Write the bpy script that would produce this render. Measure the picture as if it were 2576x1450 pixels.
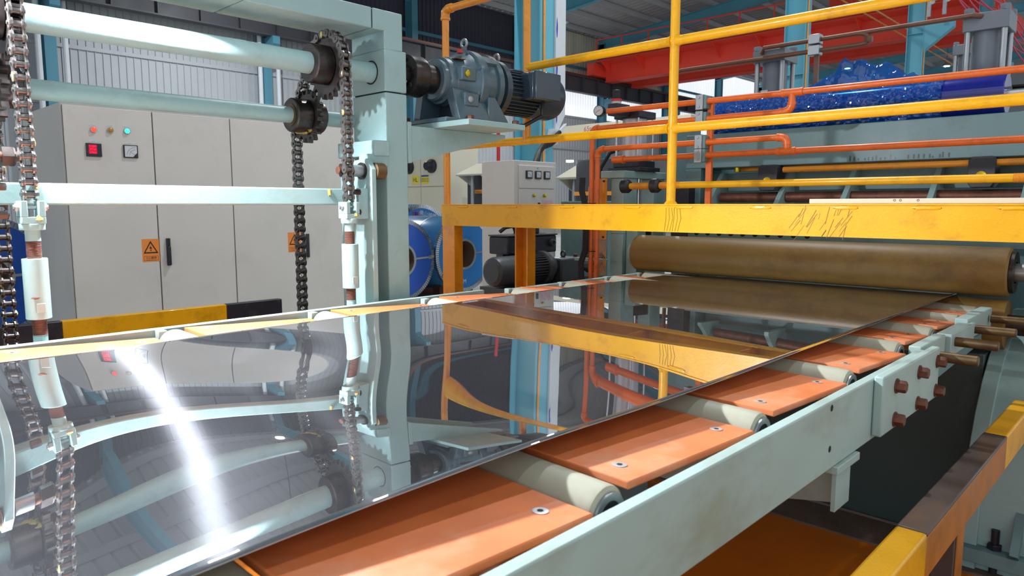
import bpy, bmesh, math, random
from mathutils import Vector, Matrix
from math import pi, sin, cos, tan, atan2, sqrt, radians
random.seed(7)
scn = bpy.context.scene
for _o in list(bpy.data.objects):
    bpy.data.objects.remove(_o)
COL = scn.collection

# ------------------------------------------------------------------ camera, world, lights, exposure
q = 0.347            # height of the lens above the steel sheet (metres); plan positions are multiples of it
S = 0.95             # height of the steel sheet above the floor
def Z(a): return S + a * q

cam_d = bpy.data.cameras.new('camera'); cam = bpy.data.objects.new('camera', cam_d); COL.objects.link(cam)
cam_d.sensor_width = 36.0; cam_d.lens = 1791.0 / 2576.0 * 36.0
cam_d.clip_start = 0.02; cam_d.clip_end = 300
cam.location = (0, 0, S + q)
cam.rotation_euler = (radians(90 - 6.65), 0, radians(43.7))
cam_d.dof.use_dof = True; cam_d.dof.focus_distance = 2.7; cam_d.dof.aperture_fstop = 9.0
scn.camera = cam

world = bpy.data.worlds.new('hall_daylight'); scn.world = world; world.use_nodes = True
world.node_tree.nodes['Background'].inputs[0].default_value = (0.86, 0.93, 1.0, 1)
world.node_tree.nodes['Background'].inputs[1].default_value = 1.0

scn.view_settings.view_transform = 'Standard'; scn.view_settings.look = 'None'
scn.view_settings.exposure = 0.0; scn.view_settings.gamma = 1.0
scn.view_settings.use_curve_mapping = False
scn.cycles.max_bounces = 6; scn.cycles.diffuse_bounces = 3; scn.cycles.glossy_bounces = 4; scn.cycles.transmission_bounces = 4; scn.cycles.transparent_max_bounces = 8

LAMP_POS = (-6.00 * q, 2.50 * q, Z(2.785))     # work lamp clamped to the front of the gantry's top beam
LAMP_L = 2500.0; LAMP2_L = 2400.0
LAMP2_POS = (-5.97 * q, 0.64 * q, Z(2.79))
FILL_LAMP_W = 70.0

# ------------------------------------------------------------------ materials
def lin(c):
    r = []
    for v in c:
        v = v / 255.0
        r.append(v / 12.92 if v <= 0.04045 else ((v + 0.055) / 1.055) ** 2.4)
    return tuple(r) + (1.0,)

MATS = {}
def M(name, col, rough=0.5, metal=0.0, var=0.10, scale=5.0, dirt=None, damt=0.35, dscale=9.0, bump=0.0, bscale=60.0,
      coat=0.0, spec=0.5, emit=0.0, alpha=1.0, trans=0.0, stretch=None, rvar=0.08):
    """painted / metal / plastic surface: noise for tone, a second noise for dirt and wear, fine bump"""
    m = bpy.data.materials.new(name); m.use_nodes = True
    nt = m.node_tree; N = nt.nodes; L = nt.links
    b = N['Principled BSDF']
    c = lin(col) if max(col) > 1.0 else tuple(col) + (1.0,)
    tc = N.new('ShaderNodeTexCoord'); src = tc.outputs['Object']
    if stretch:
        mp = N.new('ShaderNodeMapping'); mp.inputs['Scale'].default_value = stretch
        L.new(src, mp.inputs[0]); src = mp.outputs[0]
    n1 = N.new('ShaderNodeTexNoise'); n1.inputs['Scale'].default_value = scale; n1.inputs['Detail'].default_value = 3
    L.new(src, n1.inputs['Vector'])
    mr = N.new('ShaderNodeMapRange'); mr.inputs[1].default_value = 0.3; mr.inputs[2].default_value = 0.7
    mr.inputs[3].default_value = 1 - var; mr.inputs[4].default_value = 1 + var
    L.new(n1.outputs['Fac'], mr.inputs[0])
    mx = N.new('ShaderNodeMix'); mx.data_type = 'RGBA'; mx.blend_type = 'MULTIPLY'; mx.inputs[0].default_value = 1
    mx.inputs[6].default_value = c
    L.new(mr.outputs[0], mx.inputs[7])
    out = mx.outputs[2]
    if dirt:
        n2 = N.new('ShaderNodeTexNoise'); n2.inputs['Scale'].default_value = dscale; n2.inputs['Detail'].default_value = 5
        n2.inputs['Roughness'].default_value = 0.7
        L.new(src, n2.inputs['Vector'])
        m2 = N.new('ShaderNodeMapRange'); m2.inputs[1].default_value = 0.52; m2.inputs[2].default_value = 0.72
        m2.inputs[3].default_value = 0; m2.inputs[4].default_value = damt
        L.new(n2.outputs['Fac'], m2.inputs[0])
        mx2 = N.new('ShaderNodeMix'); mx2.data_type = 'RGBA'
        L.new(m2.outputs[0], mx2.inputs[0]); L.new(out, mx2.inputs[6]); mx2.inputs[7].default_value = lin(dirt)
        out = mx2.outputs[2]
    L.new(out, b.inputs['Base Color'])
    mr3 = N.new('ShaderNodeMapRange'); mr3.inputs[1].default_value = 0.3; mr3.inputs[2].default_value = 0.7
    mr3.inputs[3].default_value = max(0.02, rough - rvar); mr3.inputs[4].default_value = min(1, rough + rvar)
    L.new(n1.outputs['Fac'], mr3.inputs[0]); L.new(mr3.outputs[0], b.inputs['Roughness'])
    b.inputs['Metallic'].default_value = metal
    b.inputs['Specular IOR Level'].default_value = spec
    b.inputs['Coat Weight'].default_value = coat; b.inputs['Coat Roughness'].default_value = 0.08
    b.inputs['Alpha'].default_value = alpha
    b.inputs['Transmission Weight'].default_value = trans
    if emit > 0:
        b.inputs['Emission Color'].default_value = c; b.inputs['Emission Strength'].default_value = emit
        if emit < 100: m.cycles.emission_sampling = 'NONE'
    if bump > 0:
        n3 = N.new('ShaderNodeTexNoise'); n3.inputs['Scale'].default_value = bscale; n3.inputs['Detail'].default_value = 2
        L.new(src, n3.inputs['Vector'])
        bp = N.new('ShaderNodeBump'); bp.inputs['Strength'].default_value = bump; bp.inputs['Distance'].default_value = 0.01
        L.new(n3.outputs['Fac'], bp.inputs['Height']); L.new(bp.outputs[0], b.inputs['Normal'])
    MATS[name] = m
    return m

teal = M('teal_machine_paint', (150, 180, 178), 0.42, var=0.07, scale=3, dirt=(96, 108, 100), damt=0.30, dscale=6, bump=0.05, bscale=80)
teal_d = M('teal_machine_paint_oily_shaded', (104, 134, 136), 0.45, var=0.10, scale=3, dirt=(70, 76, 68), damt=0.35, dscale=5, bump=0.05)  # oily teal, base also darkened for the weaker light on the stand
teal_rail = M('teal_rail_paint', (160, 182, 176), 0.5, var=0.08, scale=4, dirt=(134, 136, 114), damt=0.75, dscale=3.5, stretch=(1, 0.5, 1), bump=0.04)
yellow = M('yellow_enamel', (242, 176, 12), 0.34, var=0.05, scale=4, dirt=(150, 96, 20), damt=0.45, dscale=7, coat=0.12, spec=0.35, bump=0.06, bscale=120)
orange_y = M('amber_enamel_and_shaded_yellow', (238, 150, 24), 0.30, var=0.06, scale=5, dirt=(130, 76, 20), damt=0.40, dscale=9, coat=0.4, bump=0.04)  # amber paint; on the walkway it is yellow with shade put in
orange = M('orange_pipe_paint', (226, 104, 28), 0.38, var=0.06, scale=8, dirt=(110, 70, 50), damt=0.35, dscale=30, coat=0.2)
black_p = M('black_paint', (34, 34, 44), 0.45, var=0.15, scale=6, dirt=(90, 80, 80), damt=0.4, dscale=12)
black_worn = M('worn_black_over_brown', (78, 66, 62), 0.42, var=0.22, scale=7, dirt=(128, 84, 40), damt=0.6, dscale=8, stretch=(1, 0.3, 1))
black_r = M('black_rubber', (22, 22, 24), 0.55, var=0.2)
bakelite = M('orange_bakelite', (214, 116, 62), 0.5, var=0.12, scale=9, dirt=(220, 152, 116), damt=0.8, dscale=4, bump=0.03)
bakelite_e = M('orange_bakelite_edge', (206, 108, 44), 0.5, var=0.1)
rubber_g = M('grey_green_rubber', (168, 166, 146), 0.55, var=0.06, scale=6, dirt=(120, 116, 96), damt=0.35, dscale=5)
roll_b = M('brown_polyurethane', (134, 104, 48), 0.5, var=0.14, scale=2.2, dirt=(72, 50, 30), damt=0.6, dscale=2.2, stretch=(1, 1.6, 1.6))
cab_w = M('light_grey_powder_coat', (210, 205, 198), 0.42, var=0.03, scale=2, dirt=(176, 172, 164), damt=0.25, dscale=3)
cab_s = M('light_grey_side_panel', (176, 174, 170), 0.5, var=0.03, scale=2)
gap_d = M('dark_gap', (20, 20, 22), 0.8, var=0.05)
steel_d = M('dark_greased_steel', (74, 68, 66), 0.34, metal=0.85, var=0.25, scale=25, dirt=(40, 36, 32), damt=0.7, dscale=18)
steel_c = M('chain_steel', (128, 123, 120), 0.36, metal=0.9, var=0.2, scale=40, dirt=(62, 54, 50), damt=0.6, dscale=30)
steel_k = M('black_oily_chain_steel', (84, 78, 76), 0.32, metal=0.85, var=0.25, scale=40, dirt=(30, 28, 26), damt=0.8, dscale=24)
steel_b = M('bright_steel', (200, 200, 204), 0.22, metal=1.0, var=0.06, scale=10)
steel_g = M('galvanised_steel', (168, 172, 174), 0.4, metal=0.8, var=0.08, scale=14)
grease = M('yellow_grease', (176, 152, 78), 0.35, var=0.15, scale=30, spec=0.6)
rust = M('rusty_thread', (122, 82, 68), 0.55, metal=0.2, var=0.2, scale=40)
rust_b = M('rusty_bolt', (108, 68, 54), 0.5, metal=0.5, var=0.2, scale=40, dirt=(150, 100, 70), damt=0.5, dscale=30)
stub_m = M('rusty_brass_pin', (104, 82, 54), 0.42, metal=0.6, var=0.25, scale=20, dirt=(84, 52, 40), damt=0.8, dscale=14)
brown_pipe = M('brown_painted_pipe', (112, 72, 50), 0.45, var=0.12, scale=15)
motor_m = M('slate_blue_enamel', (74, 96, 106), 0.36, var=0.08, scale=8, dirt=(120, 110, 96), damt=0.35, dscale=14, coat=0.2)
motor_dk = M('dark_slate_enamel', (52, 66, 76), 0.36, var=0.08, scale=8, coat=0.2)
char_m = M('charcoal_machine_paint', (66, 68, 72), 0.4, var=0.08, scale=6)
hyd_m = M('grey_cylinder_enamel', (112, 118, 126), 0.38, var=0.08, scale=8)
base_shaded = M('teal_panel_shade_in_colour', (62, 80, 78), 0.5, var=0.1, scale=2)  # teal machine base, darkened in colour to stand for its shade
amber_worn = M('worn_amber_side', (176, 108, 30), 0.42, var=0.15, scale=8, dirt=(90, 62, 30), damt=0.6, dscale=9)
colblue = M('sky_blue_steel_paint', (100, 176, 196), 0.5, var=0.06, scale=2)
coldeep = M('steel_blue_paint', (74, 132, 152), 0.55, var=0.06, scale=2)
white_p = M('white_plate', (206, 210, 214), 0.5, var=0.04, scale=4)
red_p = M('red_crane_paint', (252, 80, 58), 0.5, var=0.05, scale=1)
girder_m = M('dark_girder_paint', (60, 60, 66), 0.6, var=0.06, scale=1)
wall_m = M('grey_profiled_sheet', (176, 180, 184), 0.55, var=0.03, scale=0.6, dirt=(150, 152, 156), damt=0.3, dscale=0.8)
wall_g = M('weathered_translucent_sheet', (196, 198, 180), 0.6, var=0.12, scale=0.7, stretch=(1, 3, 0.3))
roof_m = M('grey_roof_sheet', (178, 180, 182), 0.6, var=0.04, scale=0.5)
day_m = M('daylit_translucent_sheet', (236, 240, 246), 0.6, var=0.10, scale=0.6, emit=0.75)
floor_m = M('worn_concrete_floor', (184, 182, 176), 0.6, var=0.12, scale=1.2, dirt=(120, 114, 106), damt=0.4, dscale=2.5)
floor_y = M('amber_floor_paint', (206, 112, 14), 0.45, var=0.12, scale=3, dirt=(140, 74, 16), damt=0.4, dscale=3)
curb_m = M('grimy_concrete', (110, 96, 84), 0.7, var=0.15, scale=5, dirt=(70, 60, 52), damt=0.5, dscale=8, bump=0.2)
beige = M('beige_machine_paint', (222, 214, 192), 0.45, var=0.03, scale=2)
steel_s = M('satin_steel', (196, 194, 196), 0.42, metal=0.55, var=0.08, scale=6)
globe2_m = M('lit_lamp_lens_left', (240, 246, 255), 0.4, emit=LAMP2_L, var=0.01)
globe_m = M('lit_lamp_globe', (240, 246, 255), 0.4, emit=LAMP_L, var=0.01)
film_m = M('blue_protective_film', (14, 24, 130), 0.16, var=0.2, scale=4, coat=0.6)
coil_b = M('blue_coil_wrap', (60, 140, 196), 0.28, var=0.08, scale=2, coat=0.5, bump=0.12, bscale=5)
coil_e = M('blue_coil_face', (40, 120, 190), 0.4, var=0.06, scale=3)
coil_e2 = M('deep_blue_coil_face', (22, 80, 176), 0.35, var=0.06, scale=3, coat=0.3)
card = M('brown_cardboard_core', (110, 84, 64), 0.8, var=0.1)
sign_o = M('orange_sign', (236, 140, 56), 0.5, var=0.02)
sign_y = M('yellow_sign', (238, 216, 70), 0.5, var=0.02)
ink = M('black_ink', (40, 26, 30), 0.6, var=0.02)
ink_w = M('white_ink', (225, 228, 230), 0.6, var=0.02)
ink_r = M('red_ink', (206, 46, 44), 0.6, var=0.02)
ink_b = M('blue_ink', (30, 60, 170), 0.6, var=0.02)
paper_p = M('pink_paper', (220, 180, 190), 0.7, var=0.1, scale=30)
lamp_r = M('red_indicator', (255, 50, 30), 0.3, emit=3.0, var=0.02)
lamp_a = M('amber_indicator', (190, 130, 30), 0.3, var=0.05)
lamp_g = M('green_indicator', (40, 250, 150), 0.3, emit=3.5, var=0.02)
led_r = M('red_led_digits', (255, 10, 60), 0.4, emit=2.4, var=0.02)
lens_m = M('lit_lamp_lens', (255, 255, 255), 0.4, emit=30.0, var=0.01)
tube_m = M('lit_fluorescent', (250, 252, 255), 0.4, emit=9.0, var=0.01)
pink_c = M('pink_cable', (226, 70, 100), 0.5, var=0.04)
gold = M('brass', (190, 170, 40), 0.3, metal=0.8, var=0.1)

# ------------------------------------------------------------------ mesh building helpers
class MB:
    """collects boxes, prisms, tubes and turned shapes into one mesh"""
    def __init__(s): s.v = []; s.f = []
    def add(s, vs, fs):
        n = len(s.v); s.v += [tuple(p) for p in vs]; s.f += [tuple(i + n for i in f) for f in fs]; return s
    def box(s, x0, x1, y0, y1, z0, z1):
        vs = [(x, y, z) for z in (z0, z1) for y in (y0, y1) for x in (x0, x1)]
        return s.add(vs, [(0, 2, 3, 1), (4, 5, 7, 6), (0, 1, 5, 4), (2, 6, 7, 3), (0, 4, 6, 2), (1, 3, 7, 5)])
    def cbox(s, c, d):
        return s.box(c[0] - d[0] / 2, c[0] + d[0] / 2, c[1] - d[1] / 2, c[1] + d[1] / 2, c[2] - d[2] / 2, c[2] + d[2] / 2)
    def obox(s, c, d, R):
        vs = []
        for sz in (-1, 1):
            for sy in (-1, 1):
                for sx in (-1, 1):
                    vs.append(Vector(c) + R @ Vector((sx * d[0] / 2, sy * d[1] / 2, sz * d[2] / 2)))
        return s.add(vs, [(0, 2, 3, 1), (4, 5, 7, 6), (0, 1, 5, 4), (2, 6, 7, 3), (0, 4, 6, 2), (1, 3, 7, 5)])
    def prism(s, poly, ax, a0, a1):
        """polygon in the plane across axis ax (x:(y,z)  y:(x,z)  z:(x,y)) pulled from a0 to a1"""
        def P(p, a):
            return {'x': (a, p[0], p[1]), 'y': (p[0], a, p[1]), 'z': (p[0], p[1], a)}[ax]
        n = len(poly)
        vs = [P(p, a0) for p in poly] + [P(p, a1) for p in poly]
        fs = [tuple(range(n))[::-1], tuple(range(n, 2 * n))] + [(i, (i + 1) % n, n + (i + 1) % n, n + i) for i in range(n)]
        return s.add(vs, fs)
    def frame(s, d):
        d = Vector(d).normalized()
        a = Vector((0, 0, 1)) if abs(d.z) < 0.9 else Vector((1, 0, 0))
        u = d.cross(a).normalized(); w = d.cross(u).normalized()
        return d, u, w
    def lathe(s, p, d, prof, n=24, caps=True):
        """prof = [(distance along axis, radius)...]"""
        d, u, w = s.frame(d); p = Vector(p); vs = []; fs = []
        for (a, r) in prof:
            for i in range(n):
                t = 2 * pi * i / n
                vs.append(p + d * a + u * (r * cos(t)) + w * (r * sin(t)))
        m = len(prof)
        for j in range(m - 1):
            for i in range(n):
                k = (i + 1) % n
                fs.append((j * n + i, j * n + k, (j + 1) * n + k, (j + 1) * n + i))
        if caps:
            fs.append(tuple(range(n))[::-1]); fs.append(tuple(range((m - 1) * n, m * n)))
        return s.add(vs, fs)
    def cyl(s, p0, p1, r, r1=None, n=20):
        p0 = Vector(p0); p1 = Vector(p1)
        return s.lathe(p0, p1 - p0, [(0, r), ((p1 - p0).length, r if r1 is None else r1)], n)
    def ring(s, p, d, ri, ro, t, n=32):
        d, u, w = s.frame(d); p = Vector(p); vs = []; fs = []
        for (a, r) in ((0, ri), (0, ro), (t, ro), (t, ri)):
            for i in range(n):
                th = 2 * pi * i / n
                vs.append(p + d * a + u * (r * cos(th)) + w * (r * sin(th)))
        for j in range(4):
            for i in range(n):
                k = (i + 1) % n; j2 = (j + 1) % 4
                fs.append((j * n + i, j * n + k, j2 * n + k, j2 * n + i))
        return s.add(vs, fs)
    def hexa(s, p, d, r, t):
        return s.lathe(p, d, [(0, r), (t * 0.85, r), (t, r * 0.88)], 6)
    def tube(s, pts, r, n=10):
        pts = [Vector(p) for p in pts]; vs = []; fs = []
        m = len(pts); tang = []
        for i in range(m):
            a = pts[max(0, i - 1)]; b = pts[min(m - 1, i + 1)]
            tang.append((b - a).normalized())
        d, u, w = s.frame(tang[0])
        for i in range(m):
            t = tang[i]
            u = (u - t * u.dot(t)).normalized(); w = t.cross(u)
            rr = r[i] if isinstance(r, (list, tuple)) else r
            for k in range(n):
                a = 2 * pi * k / n
                vs.append(pts[i] + u * (rr * cos(a)) + w * (rr * sin(a)))
        for j in range(m - 1):
            for i in range(n):
                k = (i + 1) % n
                fs.append((j * n + i, j * n + k, (j + 1) * n + k, (j + 1) * n + i))
        fs.append(tuple(range(n))[::-1]); fs.append(tuple(range((m - 1) * n, m * n)))
        return s.add(vs, fs)
    def torus(s, p, d, R, r, n=20, k=8):
        d, u, w = s.frame(d); p = Vector(p); vs = []; fs = []
        for i in range(n):
            t = 2 * pi * i / n; e = u * cos(t) + w * sin(t)
            for j in range(k):
                a = 2 * pi * j / k
                vs.append(p + e * (R + r * cos(a)) + d * (r * sin(a)))
        for i in range(n):
            for j in range(k):
                i2 = (i + 1) % n; j2 = (j + 1) % k
                fs.append((i * k + j, i2 * k + j, i2 * k + j2, i * k + j2))
        return s.add(vs, fs)
    def blob(s, c, rad, seed=0, n=10, m=7):
        rnd = random.Random(seed); vs = []; fs = []; c = Vector(c)
        rx, ry, rz = rad if isinstance(rad, (tuple, list)) else (rad,) * 3
        for j in range(1, m):
            ph = pi * j / m
            for i in range(n):
                t = 2 * pi * i / n; k = 0.75 + 0.5 * rnd.random()
                vs.append(c + Vector((rx * k * sin(ph) * cos(t), ry * k * sin(ph) * sin(t), rz * k * cos(ph))))
        vs += [c + Vector((0, 0, rz)), c - Vector((0, 0, rz))]
        for j in range(m - 2):
            for i in range(n):
                k = (i + 1) % n
                fs.append((j * n + i, (j + 1) * n + i, (j + 1) * n + k, j * n + k))
        T = len(vs) - 2
        for i in range(n):
            k = (i + 1) % n
            fs.append((T, i, k)); fs.append((T + 1, (m - 2) * n + k, (m - 2) * n + i))
        return s.add(vs, fs)
    def mesh(s, name, mat, origin=(0, 0, 0), smooth=32):
        me = bpy.data.meshes.new(name)
        o = Vector(origin)
        me.from_pydata([tuple(Vector(p) - o) for p in s.v], [], s.f)
        bm = bmesh.new(); bm.from_mesh(me); bmesh.ops.recalc_face_normals(bm, faces=bm.faces); bm.to_mesh(me); bm.free()
        if smooth:
            for p in me.polygons: p.use_smooth = True
            me.set_sharp_from_angle(angle=radians(smooth))
        me.materials.append(mat)
        return me
    def build(s, name, mat, parent=None, smooth=32, bevel=0.0, label=None):
        org = wloc(parent) if parent else Vector((0, 0, 0))
        o = bpy.data.objects.new(name, s.mesh(name, mat, org, smooth)); COL.objects.link(o)
        if parent: o.parent = parent
        if bevel: bev(o, bevel)
        if label: o['label'] = label
        return o

def bev(o, w, seg=2):
    b = o.modifiers.new('edge', 'BEVEL'); b.width = w; b.segments = seg; b.limit_method = 'ANGLE'; b.angle_limit = radians(40)

WL = {}
def wloc(o):
    p = Vector((0, 0, 0))
    while o is not None:
        p += o.location; o = o.parent
    return p
def tag(o, label, cat, group=None):
    o['label'] = label; o['category'] = cat
    if group: o['group'] = group
    return o
def thing(name, label, cat, loc=(0, 0, 0), group=None):
    o = bpy.data.objects.new(name, None); o.empty_display_size = 0.05
    COL.objects.link(o); o.location = loc
    return tag(o, label, cat, group)
def struct(o): o['kind'] = 'structure'; return o
def inst(name, me, parent, loc, rot=None, label=None):
    """a child that shares mesh data; loc is a world position (the thing itself is never rotated)"""
    o = bpy.data.objects.new(name, me); COL.objects.link(o)
    o.parent = parent; o.location = Vector(loc) - wloc(parent)
    if rot is not None: o.rotation_euler = rot
    if label: o['label'] = label
    return o
def B(name, mat, parent, x0, x1, y0, y1, z0, z1, bevel=0.0, label=None):
    return MB().box(x0, x1, y0, y1, z0, z1).build(name, mat, parent, bevel=bevel, label=label)
def text(name, body, size, mat, parent, origin, xdir, ydir, lift=0.001, align='CENTER'):
    """flat lettering: lies in the plane spanned by xdir and ydir"""
    cu = bpy.data.curves.new(name, 'FONT'); cu.body = body; cu.size = size; cu.align_x = align; cu.align_y = 'CENTER'
    cu.resolution_u = 2
    t = bpy.data.objects.new(name, cu); COL.objects.link(t)
    dg = bpy.context.evaluated_depsgraph_get()
    me = bpy.data.meshes.new_from_object(t.evaluated_get(dg))
    bpy.data.objects.remove(t)
    x = Vector(xdir).normalized(); y = Vector(ydir).normalized(); n = x.cross(y)
    R = Matrix((x, y, n)).transposed().to_4x4()
    me.transform(R)
    me.materials.clear(); me.materials.append(mat)
    o = bpy.data.objects.new(name, me); COL.objects.link(o)
    o.parent = parent; o.location = Vector(origin) + n * lift - wloc(parent)
    return o

# ------------------------------------------------------------------ the hall: floor, walls, roof
WX = -22.5
YB = [5.56 + 6.06 * i for i in range(-2, 9)]        # bay lines along the side wall
fl = struct(MB().box(-23, 9, -9, 57, -0.3, 0).build('floor', floor_m, smooth=0))
MB().box(-3.6, 1.2, -3, 8.15 * q, 0.0, 0.004).build('floor_paint', floor_y, fl, smooth=0, label='worn amber floor paint')
MB().box(-3.6, 1.4, 8.15 * q, 8.8 * q, 0.0, 0.012).build('concrete_strip', curb_m, fl, smooth=0)

def corrug(y0, y1, z0, z1, pitch, amp, x):
    """vertically ribbed sheet in the plane x"""
    m = MB(); n = max(1, int(round((y1 - y0) / pitch))); p = (y1 - y0) / n; prof = []
    for i in range(n):
        a = y0 + i * p
        prof += [(a, 0), (a + p * 0.80, 0), (a + p * 0.86, amp), (a + p * 0.94, amp)]
    prof.append((y1, 0))
    vs = []; fs = []
    for (y, d) in prof: vs += [(x + d, y, z0), (x + d, y, z1)]
    for i in range(len(prof) - 1): fs.append((2 * i, 2 * i + 2, 2 * i + 3, 2 * i + 1))
    return m.add(vs, fs)
wl = struct(MB().box(WX - 0.25, WX - 0.12, -9, 57, 0, 9.7).build('wall_left', wall_m, smooth=0))
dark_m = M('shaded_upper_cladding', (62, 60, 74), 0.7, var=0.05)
for i in range(len(YB) - 1):
    a, b = YB[i], YB[i + 1]
    corrug(a, b, 0, 5.55, 0.202, 0.03, WX).build('wall_panel', wall_m, wl, smooth=0)
    far = a > 22
    corrug(a, b, 5.62, 7.35, 0.202, 0.03, WX).build('wall_panel', day_m if far else wall_m, wl, smooth=0)
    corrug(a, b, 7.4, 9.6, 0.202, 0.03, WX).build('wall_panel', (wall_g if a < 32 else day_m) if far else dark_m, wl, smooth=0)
    MB().box(WX, WX + 0.06, a, b, 5.53, 5.63).build('flashing', wall_m, wl, smooth=0)
    MB().box(WX + 0.02, WX + 0.14, a, b, 7.9, 8.02).build('girt', coldeep, wl, smooth=0)
    MB().box(WX + 0.02, WX + 0.10, a, b, 4.0, 4.05).build('flashing', wall_m, wl, smooth=0)
wb = struct(MB().box(-23, 9, 56.6, 57, 0, 12).build('wall_back', wall_m, smooth=0))
for i in range(20):
    MB().box(-22.4 + i * 1.5, -21.0 + i * 1.5, 56.5, 56.6, 5.2, 6.8).build('window_pane', day_m, wb, smooth=0)

def roofz(x): return 9.75 + (x + 22.5) * 0.085 if x < -4.9 else 9.75 + 17.6 * 0.085 - (x + 4.9) * 0.085
def roof_mesh(x0, x1):
    prof = []; y = -9.0
    while y < 57: prof += [(y, 0), (y + 0.24, 0), (y + 0.27, -0.04), (y + 0.32, -0.04)]; y += 0.35
    vs = []; fs = []
    for (yy, d) in prof: vs += [(x0, yy, roofz(x0) - d), (x1, yy, roofz(x1) - d)]
    for i in range(len(prof) - 1): fs.append((2 * i, 2 * i + 2, 2 * i + 3, 2 * i + 1))
    return MB().add(vs, fs)
rf = struct(roof_mesh(-22.9, -4.9).build('ceiling', roof_m, smooth=0))
roof_mesh(-4.9, 8.5).build('roof_slope', roof_m, rf, smooth=0)
x = -22.0
while x < 8.4:
    zz = roofz(x)
    MB().box(x - 0.04, x + 0.04, -9, 57, zz - 0.24, zz - 0.02).build('purlin', roof_m, rf, smooth=0)
    x += 1.45
for yb in YB:
    m = MB()
    for (x0, x1) in ((-22.4, -4.9), (-4.9, 8.4)):
        zs = roofz(x0) - 0.26, roofz(x1) - 0.26
        for (w, t0, t1) in ((0.10, 0.0, 0.03), (0.012, 0.03, 0.45), (0.10, 0.45, 0.48)):
            vs = []
            for (xx, z0) in ((x0, zs[0]), (x1, zs[1])):
                for yy in (yb - w, yb + w):
                    vs += [(xx, yy, z0 - t0), (xx, yy, z0 - t1)]
            m.add(vs, [(0, 1, 3, 2), (4, 6, 7, 5), (0, 4, 5, 1), (2, 3, 7, 6), (0, 2, 6, 4), (1, 5, 7, 3)])
    m.build('rafter', colblue, rf, smooth=0)

# wall columns, each standing alone
ordn = ['first', 'second', 'third', 'fourth', 'fifth', 'sixth', 'seventh', 'eighth', 'ninth', 'tenth', 'eleventh']
vis = 0
for i, yb in enumerate(YB):
    t = thing('wall_column', 'blue steel column against the grey side wall, %s bay line along the wall' % ordn[i], 'column',
              (WX + 0.35, yb, 0), 'columns along the side wall')
    m = MB(); X0 = WX + 0.1
    m.box(X0, X0 + 0.02, yb - 0.14, yb + 0.14, 0, 9.3).box(X0 + 0.4, X0 + 0.42, yb - 0.14, yb + 0.14, 0, 9.3).box(X0 + 0.02, X0 + 0.4, yb - 0.012, yb + 0.012, 0, 9.3)
    m.build('shaft', coldeep, t, smooth=0)
    MB().prism([(X0 + 0.42, 5.9), (X0 + 1.05, 6.35), (X0 + 1.05, 6.58), (X0 + 0.42, 6.58)], 'y', yb - 0.12, yb + 0.12).build('bracket', coldeep, t, smooth=0)
    if i in (2, 3):
        MB().cyl((X0 + 0.5, yb - 0.3, 0), (X0 + 0.5, yb - 0.3, 8.6), 0.07, n=10).build('downpipe', white_p, t)
        MB().cyl((X0 + 0.5, yb + 0.32, 0), (X0 + 0.5, yb + 0.32, 8.0), 0.07, n=10).build('downpipe', white_p, t)
# crane runway girder with stiffeners
t = thing('crane_runway_girder', 'dark grey crane runway girder running the length of the side wall', 'girder', (WX + 0.95, -8, 6.58))
m = MB(); gx = WX + 0.95
m.box(gx - 0.16, gx + 0.16, -8, 56, 6.58, 6.62).box(gx - 0.16, gx + 0.16, -8, 56, 7.28, 7.33).box(gx - 0.012, gx + 0.012, -8, 56, 6.62, 7.28)
m.build('beam', girder_m, t, smooth=0)
y = -7.5; sm = MB().box(-0.15, 0.15, -0.012, 0.012, 0, 0.66).mesh('stiffener', girder_m, smooth=0)
while y < 55:
    inst('stiffener', sm, t, (gx, y, 6.62)); y += 1.2
MB().box(gx - 0.05, gx + 0.05, -8, 56, 7.33, 7.43).build('crane_rail', rust_b, t, smooth=0)

# free standing row of blue columns
def hcol(y, label, i):
    xc = -4.92
    t = thing('building_column', label, 'column', (xc, y, 0), 'blue columns down the middle of the hall')
    m = MB()
    m.box(xc - 0.175, xc - 0.16, y - 0.1, y + 0.1, 0, 10.4).box(xc + 0.16, xc + 0.175, y - 0.1, y + 0.1, 0, 10.4)
    m.box(xc - 0.16, xc + 0.16, y - 0.008, y + 0.008, 0, 10.4)
    m.build('shaft', colblue, t, smooth=0)
    for z in (1.6, 3.4, 5.15, 6.0, 7.8):
        MB().box(xc - 0.16, xc + 0.16, y - 0.095, y - 0.008, z, z + 0.012).build('stiffener', colblue, t, smooth=0)
    MB().tube([(xc + 0.19, y - 0.06, 0.4), (xc + 0.19, y - 0.06, 9.5)], 0.012, 8).build('conduit', orange_y, t)
    if i > 0:
        MB().prism([(xc + 0.175, 4.75), (xc + 0.75, 5.2), (xc + 0.75, 5.4), (xc + 0.175, 5.4)], 'y', y - 0.09, y + 0.09).build('bracket', colblue, t, smooth=0)
    return t
c0 = hcol(15.75 * q, 'large blue column right behind the gearmotor, with a pale cable duct beside it', 0)
hcol(34.2 * q, 'blue column behind the grey hydraulic cylinder left of the film roll', 1)
hcol(53.2 * q, 'blue column with pale clips above the right end of the film roll', 2)
hcol(73.0 * q, 'blue column partly hidden by the tall hydraulic cylinder at right', 3)
yc0 = 15.75 * q
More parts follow.
